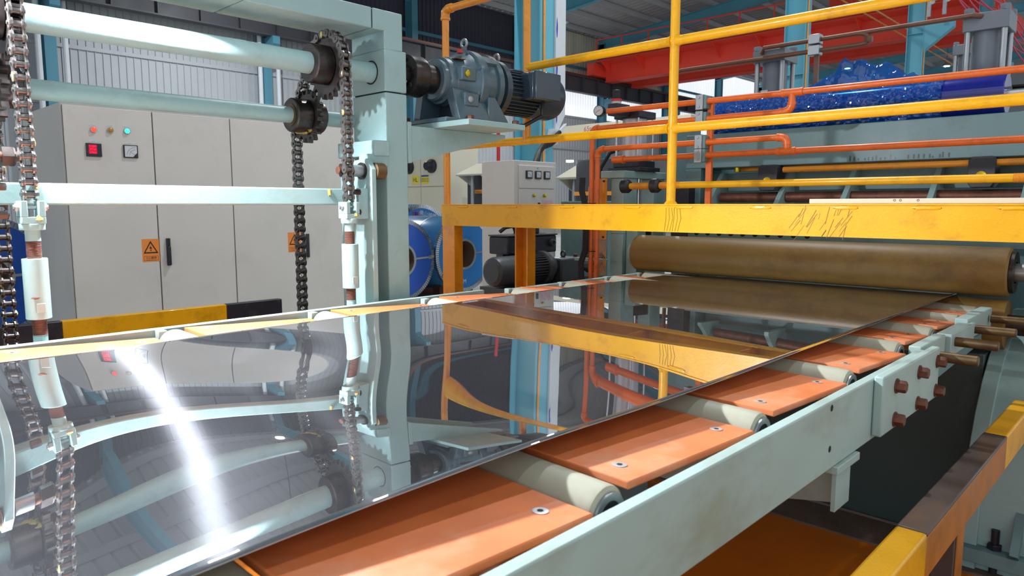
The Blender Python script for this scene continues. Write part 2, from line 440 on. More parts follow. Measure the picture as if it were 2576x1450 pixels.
# galvanised cable trunk and hoses on the first column
t = thing('cable_duct', 'pale galvanised cable duct with a slanted lower end on the large blue column', 'cable duct', (-4.70, yc0 + 0.2, 1.6))
MB().prism([(yc0 + 0.10, 2.05), (yc0 + 0.15, 2.05), (yc0 + 0.25, 2.2), (yc0 + 0.25, 10.0), (yc0 + 0.10, 10.0)], 'x', -4.715, -4.743).build('cover', white_p, t, smooth=0, bevel=0.003)
MB().prism([(yc0 - 0.02, 1.90), (yc0 + 0.10, 1.90), (yc0 + 0.25, 2.12), (yc0 + 0.15, 2.05), (yc0 + 0.02, 2.05)], 'x', -4.69, -4.742).build('lower_end', white_p, t, smooth=0)
for j in range(8):
    zz = 2.2 + j * 0.42
    MB().blob((-4.716, yc0 + 0.115, zz), (0.004, 0.012, 0.09), j).build('paint_smear', ink_b, t)
t = thing('hose_bundle', 'four black hoses drooping from the cable duct behind the control box', 'hose', (-4.6, yc0 - 0.2, 1.2))
for j in range(4):
    yy = yc0 + 0.03 - j * 0.015
    MB().tube([(-4.66, yy + 0.07, 2.02 - j * .025), (-4.63, yy - 0.06, 1.95 - j * .022), (-4.60, yy - 0.20, 1.91 - j * .02), (-4.56, yy - 0.34, 1.82 - j * .02), (-4.52, yy - 0.42, 1.66), (-4.5, yy - 0.45, 1.2)], 0.022, 8).build('hose', black_r, t)

# overhead crane
t = thing('overhead_crane', 'red overhead crane bridge with a railed walkway spanning the bay', 'crane', (-13, 29.3, 7.2))
for k, yy in enumerate((29.0, 31.2)):
    m = MB(); m.box(-21.2, -5.3, yy - 0.3, yy + 0.3, 8.3, 8.34).box(-21.2, -5.3, yy - 0.3, yy + 0.3, 7.2, 7.24).box(-21.2, -5.3, yy - 0.24, yy + 0.24, 7.24, 8.3)
    m.build('bridge_girder', red_p, t, smooth=0)
MB().box(-21.2, -5.3, 27.9, 28.7, 8.05, 8.10).build('walkway', red_p, t, smooth=0)
for i in range(9):
    MB().prism([(27.95, 8.05), (28.7, 8.05), (28.7, 7.5)], 'x', -20.9 + i * 1.9, -20.88 + i * 1.9).build('walkway_bracket', red_p, t, smooth=0)
for zz in (8.55, 9.05):
    MB().tube([(-21.2, 27.95, zz), (-5.3, 27.95, zz)], 0.03, 6).build('handrail', red_p, t)
for i in range(12):
    MB().box(-21.2 + i * 1.44, -21.15 + i * 1.44, 27.93, 27.97, 8.1, 9.05).build('handrail_post', red_p, t, smooth=0)
for xx in (-21.4, -5.3):
    MB().box(xx - 0.2, xx + 0.2, 27.8, 32.4, 7.44, 8.0).build('end_carriage', red_p, t, smooth=0)
MB().box(-10.8, -9.0, 28.9, 31.4, 8.38, 9.1).build('trolley', red_p, t, smooth=0)
MB().cyl((-10.4, 29.2, 9.2), (-9.4, 29.2, 9.2), 0.22, n=14).build('hoist_motor', beige, t)

# high-bay lamps (some in view, one mirrored in the sheet; the rest added as fill)
def highbay(x, y, z, label, w):
    t = thing('high_bay_lamp', label, 'lamp', (x, y, z), 'high-bay lamps under the roof')
    MB().lathe((x, y, z), (0, 0, 1), [(0, 0.24), (0.02, 0.25), (0.16, 0.12), (0.28, 0.09)], 20).build('shade', steel_g, t)
    MB().cyl((x, y, z - 0.012), (x, y, z - 0.002), 0.13, n=20).build('lens', lens_m, t)
    MB().tube([(x, y, z + 0.28), (x, y, roofz(x) - 0.05)], 0.012, 6).build('hanger', girder_m, t)
    if w:
        l = bpy.data.lights.new('high_bay_light', 'AREA'); l.shape = 'DISK'; l.size = 0.24; l.energy = w; l.color = (0.92, 0.97, 1.0)
        o = bpy.data.objects.new('high_bay_light', l); COL.objects.link(o); o.parent = t; o.location = (0, 0, -0.02)
highbay(-9.85, 33.1, 8.2, 'lit high-bay lamp hanging below the red crane, upper one of three in view', 0)
highbay(-13.4, 38.7, 8.2, 'lit high-bay lamp seen just above the peak of the blue film', 0)
highbay(-9.6, 41.5, 8.2, 'lit high-bay lamp seen between the blue column and the small cylinder', 0)
for (hx, hy, lb) in ((-17.7, 9.2, 'high-bay lamp over the side aisle, mirrored as a white dot in the steel sheet'), (-3.2, 5.0, 'added fill lamp high above the walkway bridge'),
                     (-9.0, 12.5, 'added fill lamp high above the steel coils'), (-17.5, 21.0, 'added fill lamp over the side aisle, just before the red crane')):
    highbay(hx, hy, 8.0, lb, 480.0 if hx < -15 else 300.0)  # all but the mirrored one are added to lift the dim hall
highbay(1.6, 0.2, 8.0, 'added fill lamp hanging above the operator side of the line', FILL_LAMP_W)  # unseen lamps added as overhead fill
highbay(1.6, 8.2, 8.0, 'added fill lamp hanging above the far operator side of the line', FILL_LAMP_W)
t = thing('fluorescent_fitting', 'pair of lit fluorescent tubes hung beside the blue column at upper right', 'lamp', (-8.5, 37.9, 8.6))
MB().tube([(-9.6, 37.3, 8.55), (-8.6, 37.9, 8.72)], 0.09, 8).build('tube', tube_m, t)
MB().tube([(-8.5, 37.95, 8.74), (-7.4, 38.6, 8.95)], 0.09, 8).build('tube', tube_m, t)
MB().box(-9.6, -7.4, 37.9, 37.95, 9.0, 9.06).build('batten', steel_g, t)
for xx in (-9.3, -7.7): MB().tube([(xx, 37.92, 8.7), (xx, 37.92, roofz(xx) - 0.03)], 0.012, 6).build('hanger', girder_m, t)

# conductor cables with their hanger
t = thing('cable_hanger', 'grey insulator hanger carrying pink conductor cables beside the blue column', 'hanger', (-4.6, 18.2, 5.6))
for k in range(2):
    MB().box(-4.62 + k * 0.3, -4.55 + k * 0.3, 18.0, 18.05, 5.4, 7.6).build('strip', steel_g, t)
    for j in range(10):
        MB().blob((-4.52 + k * 0.3, 17.98, 5.7 + j * 0.18), (0.05, 0.05, 0.06), j, 8, 5).build('insulator', white_p, t)
pos = ['topmost', 'second', 'third', 'fourth', 'fifth', 'sixth', 'seventh', 'lowest']
for k in range(8):
    z0 = 7.35 - (k % 4) * 0.28 - (0.55 if k > 3 else 0); x0 = -4.55 + (0.35 if k > 3 else 0)
    pts = []
    for seg in range(3):
        for i in range(7):
            f = i / 6.0
            pts.append((x0, 18.0 + seg * 6.5 + f * 6.5, z0 - 0.28 * 4 * f * (1 - f)))
    tag(MB().tube(pts, 0.022, 6).build('conductor_cable', pink_c), 'sagging pink conductor cable at upper right, %s of the eight' % pos[k], 'cable', 'pink conductor cables')
for k in range(2):
    tag(MB().tube([(-6.2 - k * 0.7, 15.0, 6.15 + k * 0.3), (-5.9 - k * 0.7, 36.0, 5.9 + k * 0.3)], 0.022, 6).build('conduit_pipe', orange_y),
        'thin amber conduit crossing in front of the red crane, %s one' % ('lower', 'upper')[k], 'pipe', 'thin amber conduits')

# ------------------------------------------------------------------ polished steel sheet
SX0, SX1, SY0, SY1 = -5.46 * q, -1.89 * q, -3.0 * q, 12.0 * q
SHEET_C = []          # filled below: fitted waviness of the strip (unit: q)
SHEET_C = [(-5.600, -0.80, -0.00444), (-5.600, -0.20, 0.00955), (-5.600, 0.40, -0.01460), (-5.600, 1.00, 0.03071), (-5.600, 1.60, -0.04618), (-5.600, 2.20, 0.05047), (-5.600, 2.80, -0.01025), (-5.600, 3.40, 0.00893), (-5.600, 4.00, -0.00213), (-5.600, 4.60, 0.00133), (-5.600, 5.20, -0.00069), (-5.600, 5.80, 0.00038), (-5.600, 6.40, -0.00018), (-5.600, 7.00, 0.00011), (-5.600, 7.60, -0.00005), (-5.600, 8.20, 0.00003), (-5.600, 8.80, -0.00001), (-4.625, -0.80, 0.00769), (-4.625, -0.20, -0.01740), (-4.625, 0.40, 0.02481), (-4.625, 1.00, -0.04289), (-4.625, 1.60, 0.03919), (-4.625, 2.20, -0.05844), (-4.625, 2.80, 0.00845), (-4.625, 3.40, -0.01095), (-4.625, 4.00, 0.00172), (-4.625, 4.60, -0.00127), (-4.625, 5.20, 0.00065), (-4.625, 5.80, -0.00035), (-4.625, 6.40, 0.00017), (-4.625, 7.00, -0.00010), (-4.625, 7.60, 0.00006), (-4.625, 8.20, -0.00003), (-4.625, 8.80, 0.00001), (-3.650, -0.80, -0.01420), (-3.650, -0.20, 0.02722), (-3.650, 0.40, -0.04476), (-3.650, 1.00, 0.04430), (-3.650, 1.60, -0.01523), (-3.650, 2.20, 0.02564), (-3.650, 2.80, 0.00136), (-3.650, 3.40, 0.00809), (-3.650, 4.00, -0.00020), (-3.650, 4.60, 0.00110), (-3.650, 5.20, -0.00041), (-3.650, 5.80, 0.00030), (-3.650, 6.40, -0.00012), (-3.650, 7.00, 0.00008), (-3.650, 7.60, -0.00006), (-3.650, 8.20, 0.00003), (-3.650, 8.80, -0.00001), (-2.675, -0.80, 0.00835), (-2.675, -0.20, -0.02032), (-2.675, 0.40, 0.01611), (-2.675, 1.00, -0.02456), (-2.675, 1.60, 0.02832), (-2.675, 2.20, -0.01869), (-2.675, 2.80, -0.00110), (-2.675, 3.40, -0.00507), (-2.675, 4.00, 0.00579), (-2.675, 4.60, -0.00376), (-2.675, 5.20, 0.00222), (-2.675, 5.80, -0.00121), (-2.675, 6.40, 0.00060), (-2.675, 7.00, -0.00034), (-2.675, 7.60, 0.00017), (-2.675, 8.20, -0.00009), (-2.675, 8.80, 0.00005), (-1.700, -0.80, -0.00805), (-1.700, -0.20, 0.01747), (-1.700, 0.40, -0.02351), (-1.700, 1.00, 0.02271), (-1.700, 1.60, -0.00994), (-1.700, 2.20, 0.02750), (-1.700, 2.80, 0.00056), (-1.700, 3.40, 0.00369), (-1.700, 4.00, -0.00819), (-1.700, 4.60, 0.00458), (-1.700, 5.20, -0.00272), (-1.700, 5.80, 0.00147), (-1.700, 6.40, -0.00076), (-1.700, 7.00, 0.00042), (-1.700, 7.60, -0.00020), (-1.700, 8.20, 0.00010), (-1.700, 8.80, -0.00006)]
def sheetz(x, y):
    X = x / q; Y = y / q
    f = 1 - max(0.0, min(1.0, (Y - 5.0) / 3.5)); f = f * f * (3 - 2 * f)
    return q * (sheet_wave(X, Y) + 0.046 * f * (-1.89 - X) / 3.31)      # far edge rides slightly higher
def sheet_wave(X, Y):
    s = 0.0
    for (a, b, c) in SHEET_C:
        e = ((X - a) / 1.15) ** 2 + ((Y - b) / 0.62) ** 2
        if e < 14: s += c * math.exp(-e)
    return s
NX, NY = 90, 300
vs = []; fs = []
for j in range(NY + 1):
    y = SY0 + (SY1 - SY0) * j / NY
    f = 1 - max(0.0, min(1.0, (y / q - 5.0) / 3.5)); f = f * f * (3 - 2 * f)
    SX0 = -5.45 * (1 - 0.046 * f) * q
    for i in range(NX + 1):
        x = SX0 + (SX1 - SX0) * i / NX
        vs.append((x, y, S + sheetz(x, y)))
for j in range(NY):
    for i in range(NX):
        a = j * (NX + 1) + i
        fs.append((a, a + 1, a + NX + 2, a + NX + 1))
mir = bpy.data.materials.new('mirror_polished_stainless'); mir.use_nodes = True
nt = mir.node_tree; N = nt.nodes; L = nt.links; b = N['Principled BSDF']
b.inputs['Base Color'].default_value = (0.60, 0.60, 0.615, 1); b.inputs['Metallic'].default_value = 1.0
b.inputs['Roughness'].default_value = 0.0
tc = N.new('ShaderNodeTexCoord'); nz = N.new('ShaderNodeTexNoise'); nz.inputs['Scale'].default_value = 240; nz.inputs['Detail'].default_value = 2
L.new(tc.outputs['Object'], nz.inputs['Vector'])
rp = N.new('ShaderNodeMapRange'); rp.inputs[1].default_value = 0.72; rp.inputs[2].default_value = 0.8; rp.inputs[3].default_value = 0.0; rp.inputs[4].default_value = 0.5
L.new(nz.outputs['Fac'], rp.inputs[0])
dust = N.new('ShaderNodeBsdfDiffuse'); dust.inputs[0].default_value = (0.6, 0.6, 0.62, 1)
gl = N.new('ShaderNodeBsdfGlossy'); gl.inputs['Color'].default_value = (0.62, 0.63, 0.66, 1); gl.inputs['Roughness'].default_value = 0.31; gl.inputs['Anisotropy'].default_value = 0.78
tg = N.new('ShaderNodeCombineXYZ'); tg.inputs[1].default_value = 1.0; L.new(tg.outputs[0], gl.inputs['Tangent'])
mixg = N.new('ShaderNodeMixShader'); mixg.inputs[0].default_value = 0.024
mixd = N.new('ShaderNodeMixShader')
gl2 = N.new('ShaderNodeBsdfGlossy'); gl2.inputs['Color'].default_value = (0.62, 0.63, 0.68, 1); gl2.inputs['Roughness'].default_value = 0.42
mixh = N.new('ShaderNodeMixShader'); mixh.inputs[0].default_value = 0.012
mfac = N.new('ShaderNodeMath'); mfac.operation = 'MULTIPLY_ADD'; mfac.inputs[1].default_value = 0.06; mfac.inputs[2].default_value = 0.012
L.new(rp.outputs[0], mfac.inputs[0]); L.new(mfac.outputs[0], mixd.inputs[0])
L.new(b.outputs[0], mixg.inputs[1]); L.new(gl.outputs[0], mixg.inputs[2])
L.new(mixg.outputs[0], mixh.inputs[1]); L.new(gl2.outputs[0], mixh.inputs[2]); L.new(mixh.outputs[0], mixd.inputs[1]); L.new(dust.outputs[0], mixd.inputs[2])
L.new(mixd.outputs[0], N['Material Output'].inputs['Surface'])
sh = MB().add(vs, fs).build('steel_sheet', mir, smooth=180)
so = sh.modifiers.new('gauge', 'SOLIDIFY'); so.thickness = 0.0012; so.offset = 1
tag(sh, 'mirror-polished stainless steel strip lying along the conveyor', 'steel sheet')

# ------------------------------------------------------------------ conveyor frame
def zc(x): return Z(-0.082) + 0.105 * q * ((-1.56 * q - x) / (4.22 * q))     # rollers lie a touch lower on the operator side
cf = thing('roller_conveyor', 'pale teal conveyor frame with flat side rails carrying the rollers', 'conveyor', (-3.7 * q, 3 * q, 0))
def rail(y0, y1, x0, x1, z0, z1, nm='side_rail', m=teal_rail, bv=0.003):
    return B(nm, m, cf, x0 * q, x1 * q, y0 * q, y1 * q, Z(z0), Z(z1), bevel=bv)
near = rail(-3, 6.15, -1.49, -1.4235, -0.532, -0.12)
for (yy, zz) in ((4.15, -0.13 - .03), (4.15, -0.404), (2.9, -0.2), (1.9, -0.42)):
    if yy > 4: MB().cyl((-1.4235 * q, yy * q, Z(zz)), (-1.4225 * q, yy * q, Z(zz)), 0.007, n=12).build('bolt_hole', gap_d, near)
sp = rail(4.88, 6.27, -1.4225, -1.36, -0.50, -0.10, 'splice_plate', teal_rail, 0.004)
hb = MB().hexa((0, 0, 0), (1, 0, 0), 0.0145, 0.022).mesh('hex_bolt', rust_b, smooth=25)
wsh = MB().cyl((0, 0, 0), (0.003, 0, 0), 0.018, n=16).mesh('washer', rust_b)
for yy in (5.154, 5.70, 6.2):
    for zz in (-0.205, -0.435):
        bo = inst('hex_bolt', hb, sp, (-1.36 * q, yy * q, Z(zz)), (random.random(), 0, 0))
        inst('washer', wsh, sp, (-1.36 * q, yy * q, Z(zz)))
rail(6.17, 6.93, -1.56, -1.47, -0.30, -0.105)
rail(6.96, 7.85, -1.55, -1.43, -0.30, -0.105)
rail(7.75, 8.85, -1.58, -1.47, -0.28, -0.07)
MB().prism([(6.2 * q, Z(-0.52)), (8.6 * q, Z(-0.42)), (8.6 * q, Z(-0.31)), (6.2 * q, Z(-0.31))], 'x', -1.60 * q, -1.50 * q).build('lower_beam', teal_d, cf, bevel=0.004)
for k, (yy, zz, ll) in enumerate(((6.33, -0.19, 0.34), (7.10, -0.185, 0.34), (7.92, -0.18, 0.34), (8.7, -0.17, 0.5))):
    MB().lathe((-1.45 * q, yy * q, Z(zz)), (1, 0, 0), [(0, 0.0145), (ll * q - 0.003, 0.0145), (ll * q, 0.012)], 18).build('axle_pin', stub_m, cf)
far1 = rail(-3, 5.72, -5.97, -5.91, -0.40, 0.02)
far2 = rail(6.15, 8.85, -5.93, -5.87, -0.42, 0.0)
for yy in (-1.5, 1.1, 3.6, 6.6):
    B('cross_member', teal_d, cf, -5.91 * q, -3.0 * q, (yy - 0.12) * q, (yy + 0.12) * q, Z(-0.75), Z(-0.5))
for yy in (-1.5, 3.6, 6.6):
    B('leg', teal_d, cf, -5.95 * q, -5.7 * q, (yy - 0.15) * q, (yy + 0.15) * q, 0, Z(-0.5))
    B('leg', teal_d, cf, -4.6 * q, -4.3 * q, (yy - 0.15) * q, (yy + 0.15) * q, 0, Z(-0.75))
# little support bracket under the near rail
B('bracket', teal_rail, cf, -1.95 * q, -1.40 * q, 4.24 * q, 4.62 * q, Z(-0.585), Z(-0.535), bevel=0.002)
MB().prism([(-1.42 * q, Z(-0.585)), (-1.42 * q, Z(-0.80)), (-2.3 * q, Z(-0.98)), (-3.2 * q, Z(-0.98)), (-3.2 * q, Z(-0.585))], 'y', 4.38 * q, 4.44 * q).build('bracket_web', teal_rail, cf, smooth=0)
B('bracket_flange', teal_rail, cf, -1.44 * q, -1.415 * q, 4.26 * q, 4.50 * q, Z(-0.82), Z(-0.585))
# drain drips under the splice
RY = [-1.85, -0.5, 0.84, 2.17, 3.52, 4.86, 6.14, 7.12, 8.1, 8.9]
RR = 0.122 * q
rname = ['out of view', 'out of view', 'at the left edge behind the turnbuckle', 'nearest the camera', 'second from the camera', 'third from the camera',
         'fourth from the camera', 'fifth from the camera', 'sixth from the camera', 'last before the big brown roll']
ang = math.atan2(zc(-5.78 * q) - zc(-1.56 * q), -4.22 * q)
for k, yy in enumerate(RY):
    if k < 2: continue
    xa, xb = (-1.56 if yy < 6.13 else -1.615) * q, -5.80 * q
    pa = Vector((xa, yy * q, zc(xa) - RR)); pb = Vector((xb, yy * q, zc(xb) - RR)); d = (pb - pa)
    t = thing('conveyor_roller', 'grey-green rubber conveyor roller, %s' % rname[k], 'roller', pa + d * 0.5, 'conveyor rollers')
    Ln = d.length
    MB().lathe(pa, d, [(0, RR * 0.86), (0.004, RR * 0.97), (0.010, RR), (Ln - 0.010, RR), (Ln - 0.004, RR * 0.97), (Ln, RR * 0.86)], 32).build('tube', rubber_g, t)
    dn = d.normalized()
    for (p, s) in ((pa, -1), (pb, 1)):
        MB().ring(p + dn * s * 0.0005, dn * s, RR * 0.55, RR * 0.80, 0.004, 28).build('bearing_seal', steel_g, t)
        MB().ring(p + dn * s * 0.0005, dn * s, RR * 0.30, RR * 0.55, 0.002, 28).build('bearing', black_r, t)
        MB().cyl(p, p + dn * s * 0.020, RR * 0.27, n=16).build('axle', steel_d, t)
    # saddle clip that holds the axle on the rail
    B('axle_clip', teal_rail, t, -1.555 * q, -1.495 * q, (yy + 0.05) * q, (yy + 0.16) * q, zc(xa) - RR * 1.3, zc(xa) - RR * 0.75, bevel=0.002)
    B('axle_clip', teal_rail, t, -5.90 * q, -5.83 * q, (yy - 0.10) * q, (yy - 0.03) * q, zc(xb) - RR * 0.9, zc(xb) - RR * 0.1, bevel=0.002)

pname = ['at the far left beyond the sheet', 'at the bottom edge, largest', 'second from the camera', 'third from the camera', 'fourth from the camera',
         'fifth from the camera', 'sixth from the camera', 'last before the big brown roll', '']
scr = MB().lathe((0, 0, 0), (0, 0, 1), [(0.0006, 0.0115), (0.0009, 0.0105), (0.0004, 0.006), (0.0002, 0.005)], 18).mesh('countersunk_screw', steel_s)
scd = MB().cyl((0, 0, 0.0003), (0, 0, 0.0012), 0.0045, n=6).mesh('screw_socket', gap_d)
for k in range(1, len(RY) - 1):
    y0 = (RY[k] + 0.10) * q; y1 = (RY[k + 1] - 0.125) * q
    if k == 1: y0 = (RY[k] + .5) * q
    xa, xb = (-1.535 if RY[k] < 6.1 else -1.60) * q, -5.83 * q
    t = thing('slide_plate', 'orange bakelite slide plate between rollers, %s' % pname[k - 1], 'slide plate', ((xa + xb) / 2, (y0 + y1) / 2, zc(-3.6 * q)), 'orange slide plates of the conveyor')
    def top(x, y): return zc(x) - 0.004 * q - 0.055 * q * (y - y0) / (y1 - y0)
    m = MB(); vv = []
    for dz in (0, -0.012):
        for (x, y) in ((xa, y0), (xa, y1), (xb, y1), (xb, y0)): vv.append((x, y, top(x, y) + dz))
    m.add(vv, [(0, 1, 2, 3), (4, 7, 6, 5), (0, 4, 5, 1), (1, 5, 6, 2), (2, 6, 7, 3), (3, 7, 4, 0)])
    pl = m.build('plate', bakelite, t, bevel=0.0022)
    for xs in (xa - 0.14 * q, xb + 0.14 * q):
        for ys in (y0 + 0.14 * q, y1 - 0.14 * q):
            r = (-math.atan2(0.055 * q, y1 - y0), 0, 0)
            inst('countersunk_screw', scr, t, (xs, ys, top(xs, ys)), r); inst('screw_socket', scd, t, (xs, ys, top(xs, ys)), r)

# ------------------------------------------------------------------ lifting gantry behind the conveyor
gx0, gx1 = -6.75 * q, -6.16 * q
ga = thing('lifting_gantry', 'pale teal box-section gantry frame standing behind the conveyor', 'gantry', (-6.45 * q, 2.65 * q, 0))
B('column', teal, ga, gx0, gx1, 4.55 * q, 4.83 * q, 0, Z(2.163), bevel=0.004)
B('column_head', teal, ga, gx0, gx1, 4.55 * q, 4.83 * q, Z(2.176), Z(2.60), bevel=0.004)
B('column_head', teal, ga, gx0, gx1, 4.55 * q, 4.785 * q, Z(2.595), Z(2.98), bevel=0.004)
B('column', teal, ga, gx0, gx1, 0.53 * q, 0.79 * q, 0, Z(2.98), bevel=0.004)
B('top_beam', teal, ga, gx0, gx1, 0.53 * q, 3.05 * q, Z(2.775), Z(2.98), bevel=0.004)
B('top_beam', teal, ga, gx0, gx1, 3.064 * q, 4.40 * q, Z(2.775), Z(2.98), bevel=0.004)
B('corner_block', teal, ga, gx0, gx1, 4.414 * q, 4.57 * q, Z(2.775), Z(2.979), bevel=0.003)
B('beam_core', gap_d, ga, gx0 + 0.006, gx1 - 0.006, 0.6 * q, 4.7 * q, Z(2.79), Z(2.965))
B('column_core', gap_d, ga, gx0 + 0.006, gx1 - 0.006, 4.57 * q, 4.77 * q, Z(2.1), Z(2.9))
MB().ring((-6.4 * q, 4.548 * q, Z(2.385)), (0, -1, 0), 0.111 * q, 0.122 * q, 0.0015).build('shaft_hole', gap_d, ga)
# stop blocks on the column
B('stop_block', teal, ga, -6.78 * q, -6.10 * q, 4.36 * q, 4.55 * q, Z(1.50), Z(1.66), bevel=0.004)
B('stop_block', teal, ga, -6.30 * q, -6.12 * q, 4.30 * q, 4.55 * q, Z(1.40), Z(1.52), bevel=0.003)
# motor bracket
for gxx in (-6.16, -6.70):
    MB().prism([(4.83 * q, Z(1.845)), (6.33 * q, Z(1.845)), (6.33 * q, Z(1.80)), (4.83 * q, Z(1.45))], 'x', (gxx - 0.045) * q, gxx * q).build('bracket_gusset', teal, ga, smooth=0, bevel=0.002)
B('weld_plate', teal, ga, -6.75 * q, -6.15 * q, 4.83 * q, 4.88 * q, Z(1.45), Z(1.885), bevel=0.002)
bp_ = B('motor_plate', teal, ga, -6.80 * q, -5.60 * q, 5.20 * q, 6.08 * q, Z(1.845), Z(1.905), bevel=0.002)

def gear(c, r_pitch, n, t, hub_r, hubs, mat, parent, nm='sprocket'):
    poly = []
    for i in range(n):
        a0 = 2 * pi * i / n; w = 2 * pi / n
        for (f, rr) in ((-0.50, r_pitch - 0.010), (-0.26, r_pitch - 0.008), (-0.12, r_pitch + 0.009), (0.12, r_pitch + 0.009), (0.26, r_pitch - 0.008)):
            a = a0 + f * w; poly.append((c[0] + rr * cos(a), c[2] + rr * sin(a)))
    g = MB().prism(poly, 'y', c[1] - t / 2, c[1] + t / 2).build(nm, mat, parent, smooth=25)
    for (ya, yb, r) in hubs:
        MB().lathe((c[0], c[1] + ya, c[2]), (0, 1, 0), [(0, r * 0.94), (0.004, r), (yb - ya - 0.004, r), (yb - ya, r * 0.94)], 28).build('hub', mat, g)
    return g
PITCH = 0.03175
N1, N2 = 21, 17
R1 = PITCH / (2 * sin(pi / N1)); R2 = PITCH / (2 * sin(pi / N2))
C1 = (-6.4 * q, Z(2.385)); C2 = (-6.80 * q, Z(1.92))
CH = (4.03 * q, 1.34 * q)
ds = thing('drive_shaft', 'thick pale teal drive shaft, upper of the two, carrying chain sprockets', 'shaft', (C1[0], 2.6 * q, C1[1]))
MB().cyl((C1[0], 0.55 * q, C1[1]), (C1[0], 4.95 * q, C1[1]), 0.105 * q, n=36).build('tube', teal, ds)
for yy in CH: gear((C1[0], yy, C1[1]), R1, N1, 0.018, 0.06, ((-0.075, -0.009, 0.066), (-0.02, 0.03, 0.05)), steel_d, ds)
ids = thing('idler_shaft', 'thinner pale teal idler shaft below the drive shaft', 'shaft', (C2[0], 2.6 * q, C2[1]))
MB().cyl((C2[0], 0.55 * q, C2[1]), (C2[0], 4.56 * q, C2[1]), 0.082 * q, n=32).build('tube', teal, ids)
for yy in CH:
    g = gear((C2[0], yy, C2[1]), R2, N2, 0.018, 0.05, ((-0.072, -0.009, 0.060), (0.009, 0.05, 0.058)), steel_d, ids)
    MB().ring((C2[0], yy - 0.074, C2[1]), (0, 1, 0), 0.082 * q, 0.040, 0.004, 28).build('bearing_ring', stub_m, g)
    for k in range(5):
        a = 3.6 + k * 0.4
        MB().blob((C2[0] + 0.052 * cos(a), yy - 0.055 + 0.012 * k, C2[1] + 0.055 * sin(a)), (0.014, 0.016, 0.010), k).build('grease', grease, g)

# roller chain links: plates are figure-eight shaped
def eight(zoff, rr, waist):
    pts = []
    for i in range(9):
        a = -pi * 0.78 + i * pi * 1.56 / 8 - pi / 2
        pts.append((rr * cos(a), rr * sin(a)))
    pts.append((waist, PITCH / 2))
    for i in range(9):
        a = -pi * 0.78 + i * pi * 1.56 / 8 + pi / 2
        pts.append((rr * cos(a), PITCH + rr * sin(a)))
    pts.append((-waist, PITCH / 2))
    return pts
def link_mesh(outer, mat, nm):
    m = MB(); yo = 0.0150 if outer else 0.0108; rr = 0.0138 if outer else 0.0148
    for s in (-1, 1):
        m.prism(eight(0, rr, 0.0088), 'y', s * yo - 0.0018, s * yo + 0.0018)
    for z in (0, PITCH):
        if outer: m.cyl((0, -0.0205, z), (0, 0.0205, z), 0.0046, n=10)
        else: m.cyl((0, -0.009, z), (0, 0.009, z), 0.0095, n=14)
    return m.mesh(nm, mat, smooth=35)
LINKS = {True: (link_mesh(True, steel_c, 'outer_link'), link_mesh(False, steel_c, 'roller_link')),
         False: (link_mesh(True, steel_k, 'outer_link'), link_mesh(False, steel_k, 'roller_link'))}
def chain_path():
    d = Vector((C2[0] - C1[0], C2[1] - C1[1])); th = atan2(d.y, d.x) % (2 * pi)
    ta = th - math.acos((R1 - R2) / d.length)
    P = []; z = Z(0.985); x0 = C1[0] + R1
    P.append((x0, z)); P.append((x0, C1[1]))
    for i in range(1, 61):
        a = ta * i / 60; P.append((C1[0] + R1 * cos(a), C1[1] + R1 * sin(a)))
    for i in range(0, 21):
        a = ta + (pi - ta) * i / 20; P.append((C2[0] + R2 * cos(a), C2[1] + R2 * sin(a)))
    P.append((C2[0] - R2, 0.25))
    return P
def resample(P, step):
    out = [P[0]]; i = 0; cur = Vector(P[0])
    while i < len(P) - 1:
        nx = Vector(P[i + 1])
        if (nx - Vector(out[-1])).length < step: i += 1; cur = nx; continue
        lo, hi = 0.0, 1.0
        a = cur
        for _ in range(30):
            mid = (lo + hi) / 2; p = a.lerp(nx, mid)
            if (p - Vector(out[-1])).length < step: lo = mid
            else: hi = mid
        cur = a.lerp(nx, hi); out.append(tuple(cur))
    return out
CP = resample(chain_path(), PITCH)
for k, yy in enumerate(CH):
    t = thing('hoist_chain', ['greased roller chain beside the gantry column, running over the right-hand sprockets', 'greased roller chain at the left edge of the picture, running over the left-hand sprockets'][k],
              'chain', (C1[0] + R1, yy, Z(0.985)), 'hoist chains of the gantry')
    for i in range(len(CP) - 1):
        a, b2 = Vector(CP[i]), Vector(CP[i + 1]); d = b2 - a
        ry = atan2(d.x, d.y)
        clean = i < 42
        inst('outer_link' if i % 2 == 0 else 'roller_link', LINKS[clean][0 if i % 2 == 0 else 1], t, (a.x, yy, a.y), (0, ry, 0))
    rnd = random.Random(3 + k)
    for i in range(14):
        j = rnd.randrange(2, len(CP) - 2); p = CP[j]
        sgn = rnd.choice((-1, 1))
        MB().blob((p[0] + 0.004, yy + sgn * 0.014, p[1]), (0.006 + 0.004 * rnd.random(), 0.006, 0.012), i, 8, 6).build('grease', grease, t)

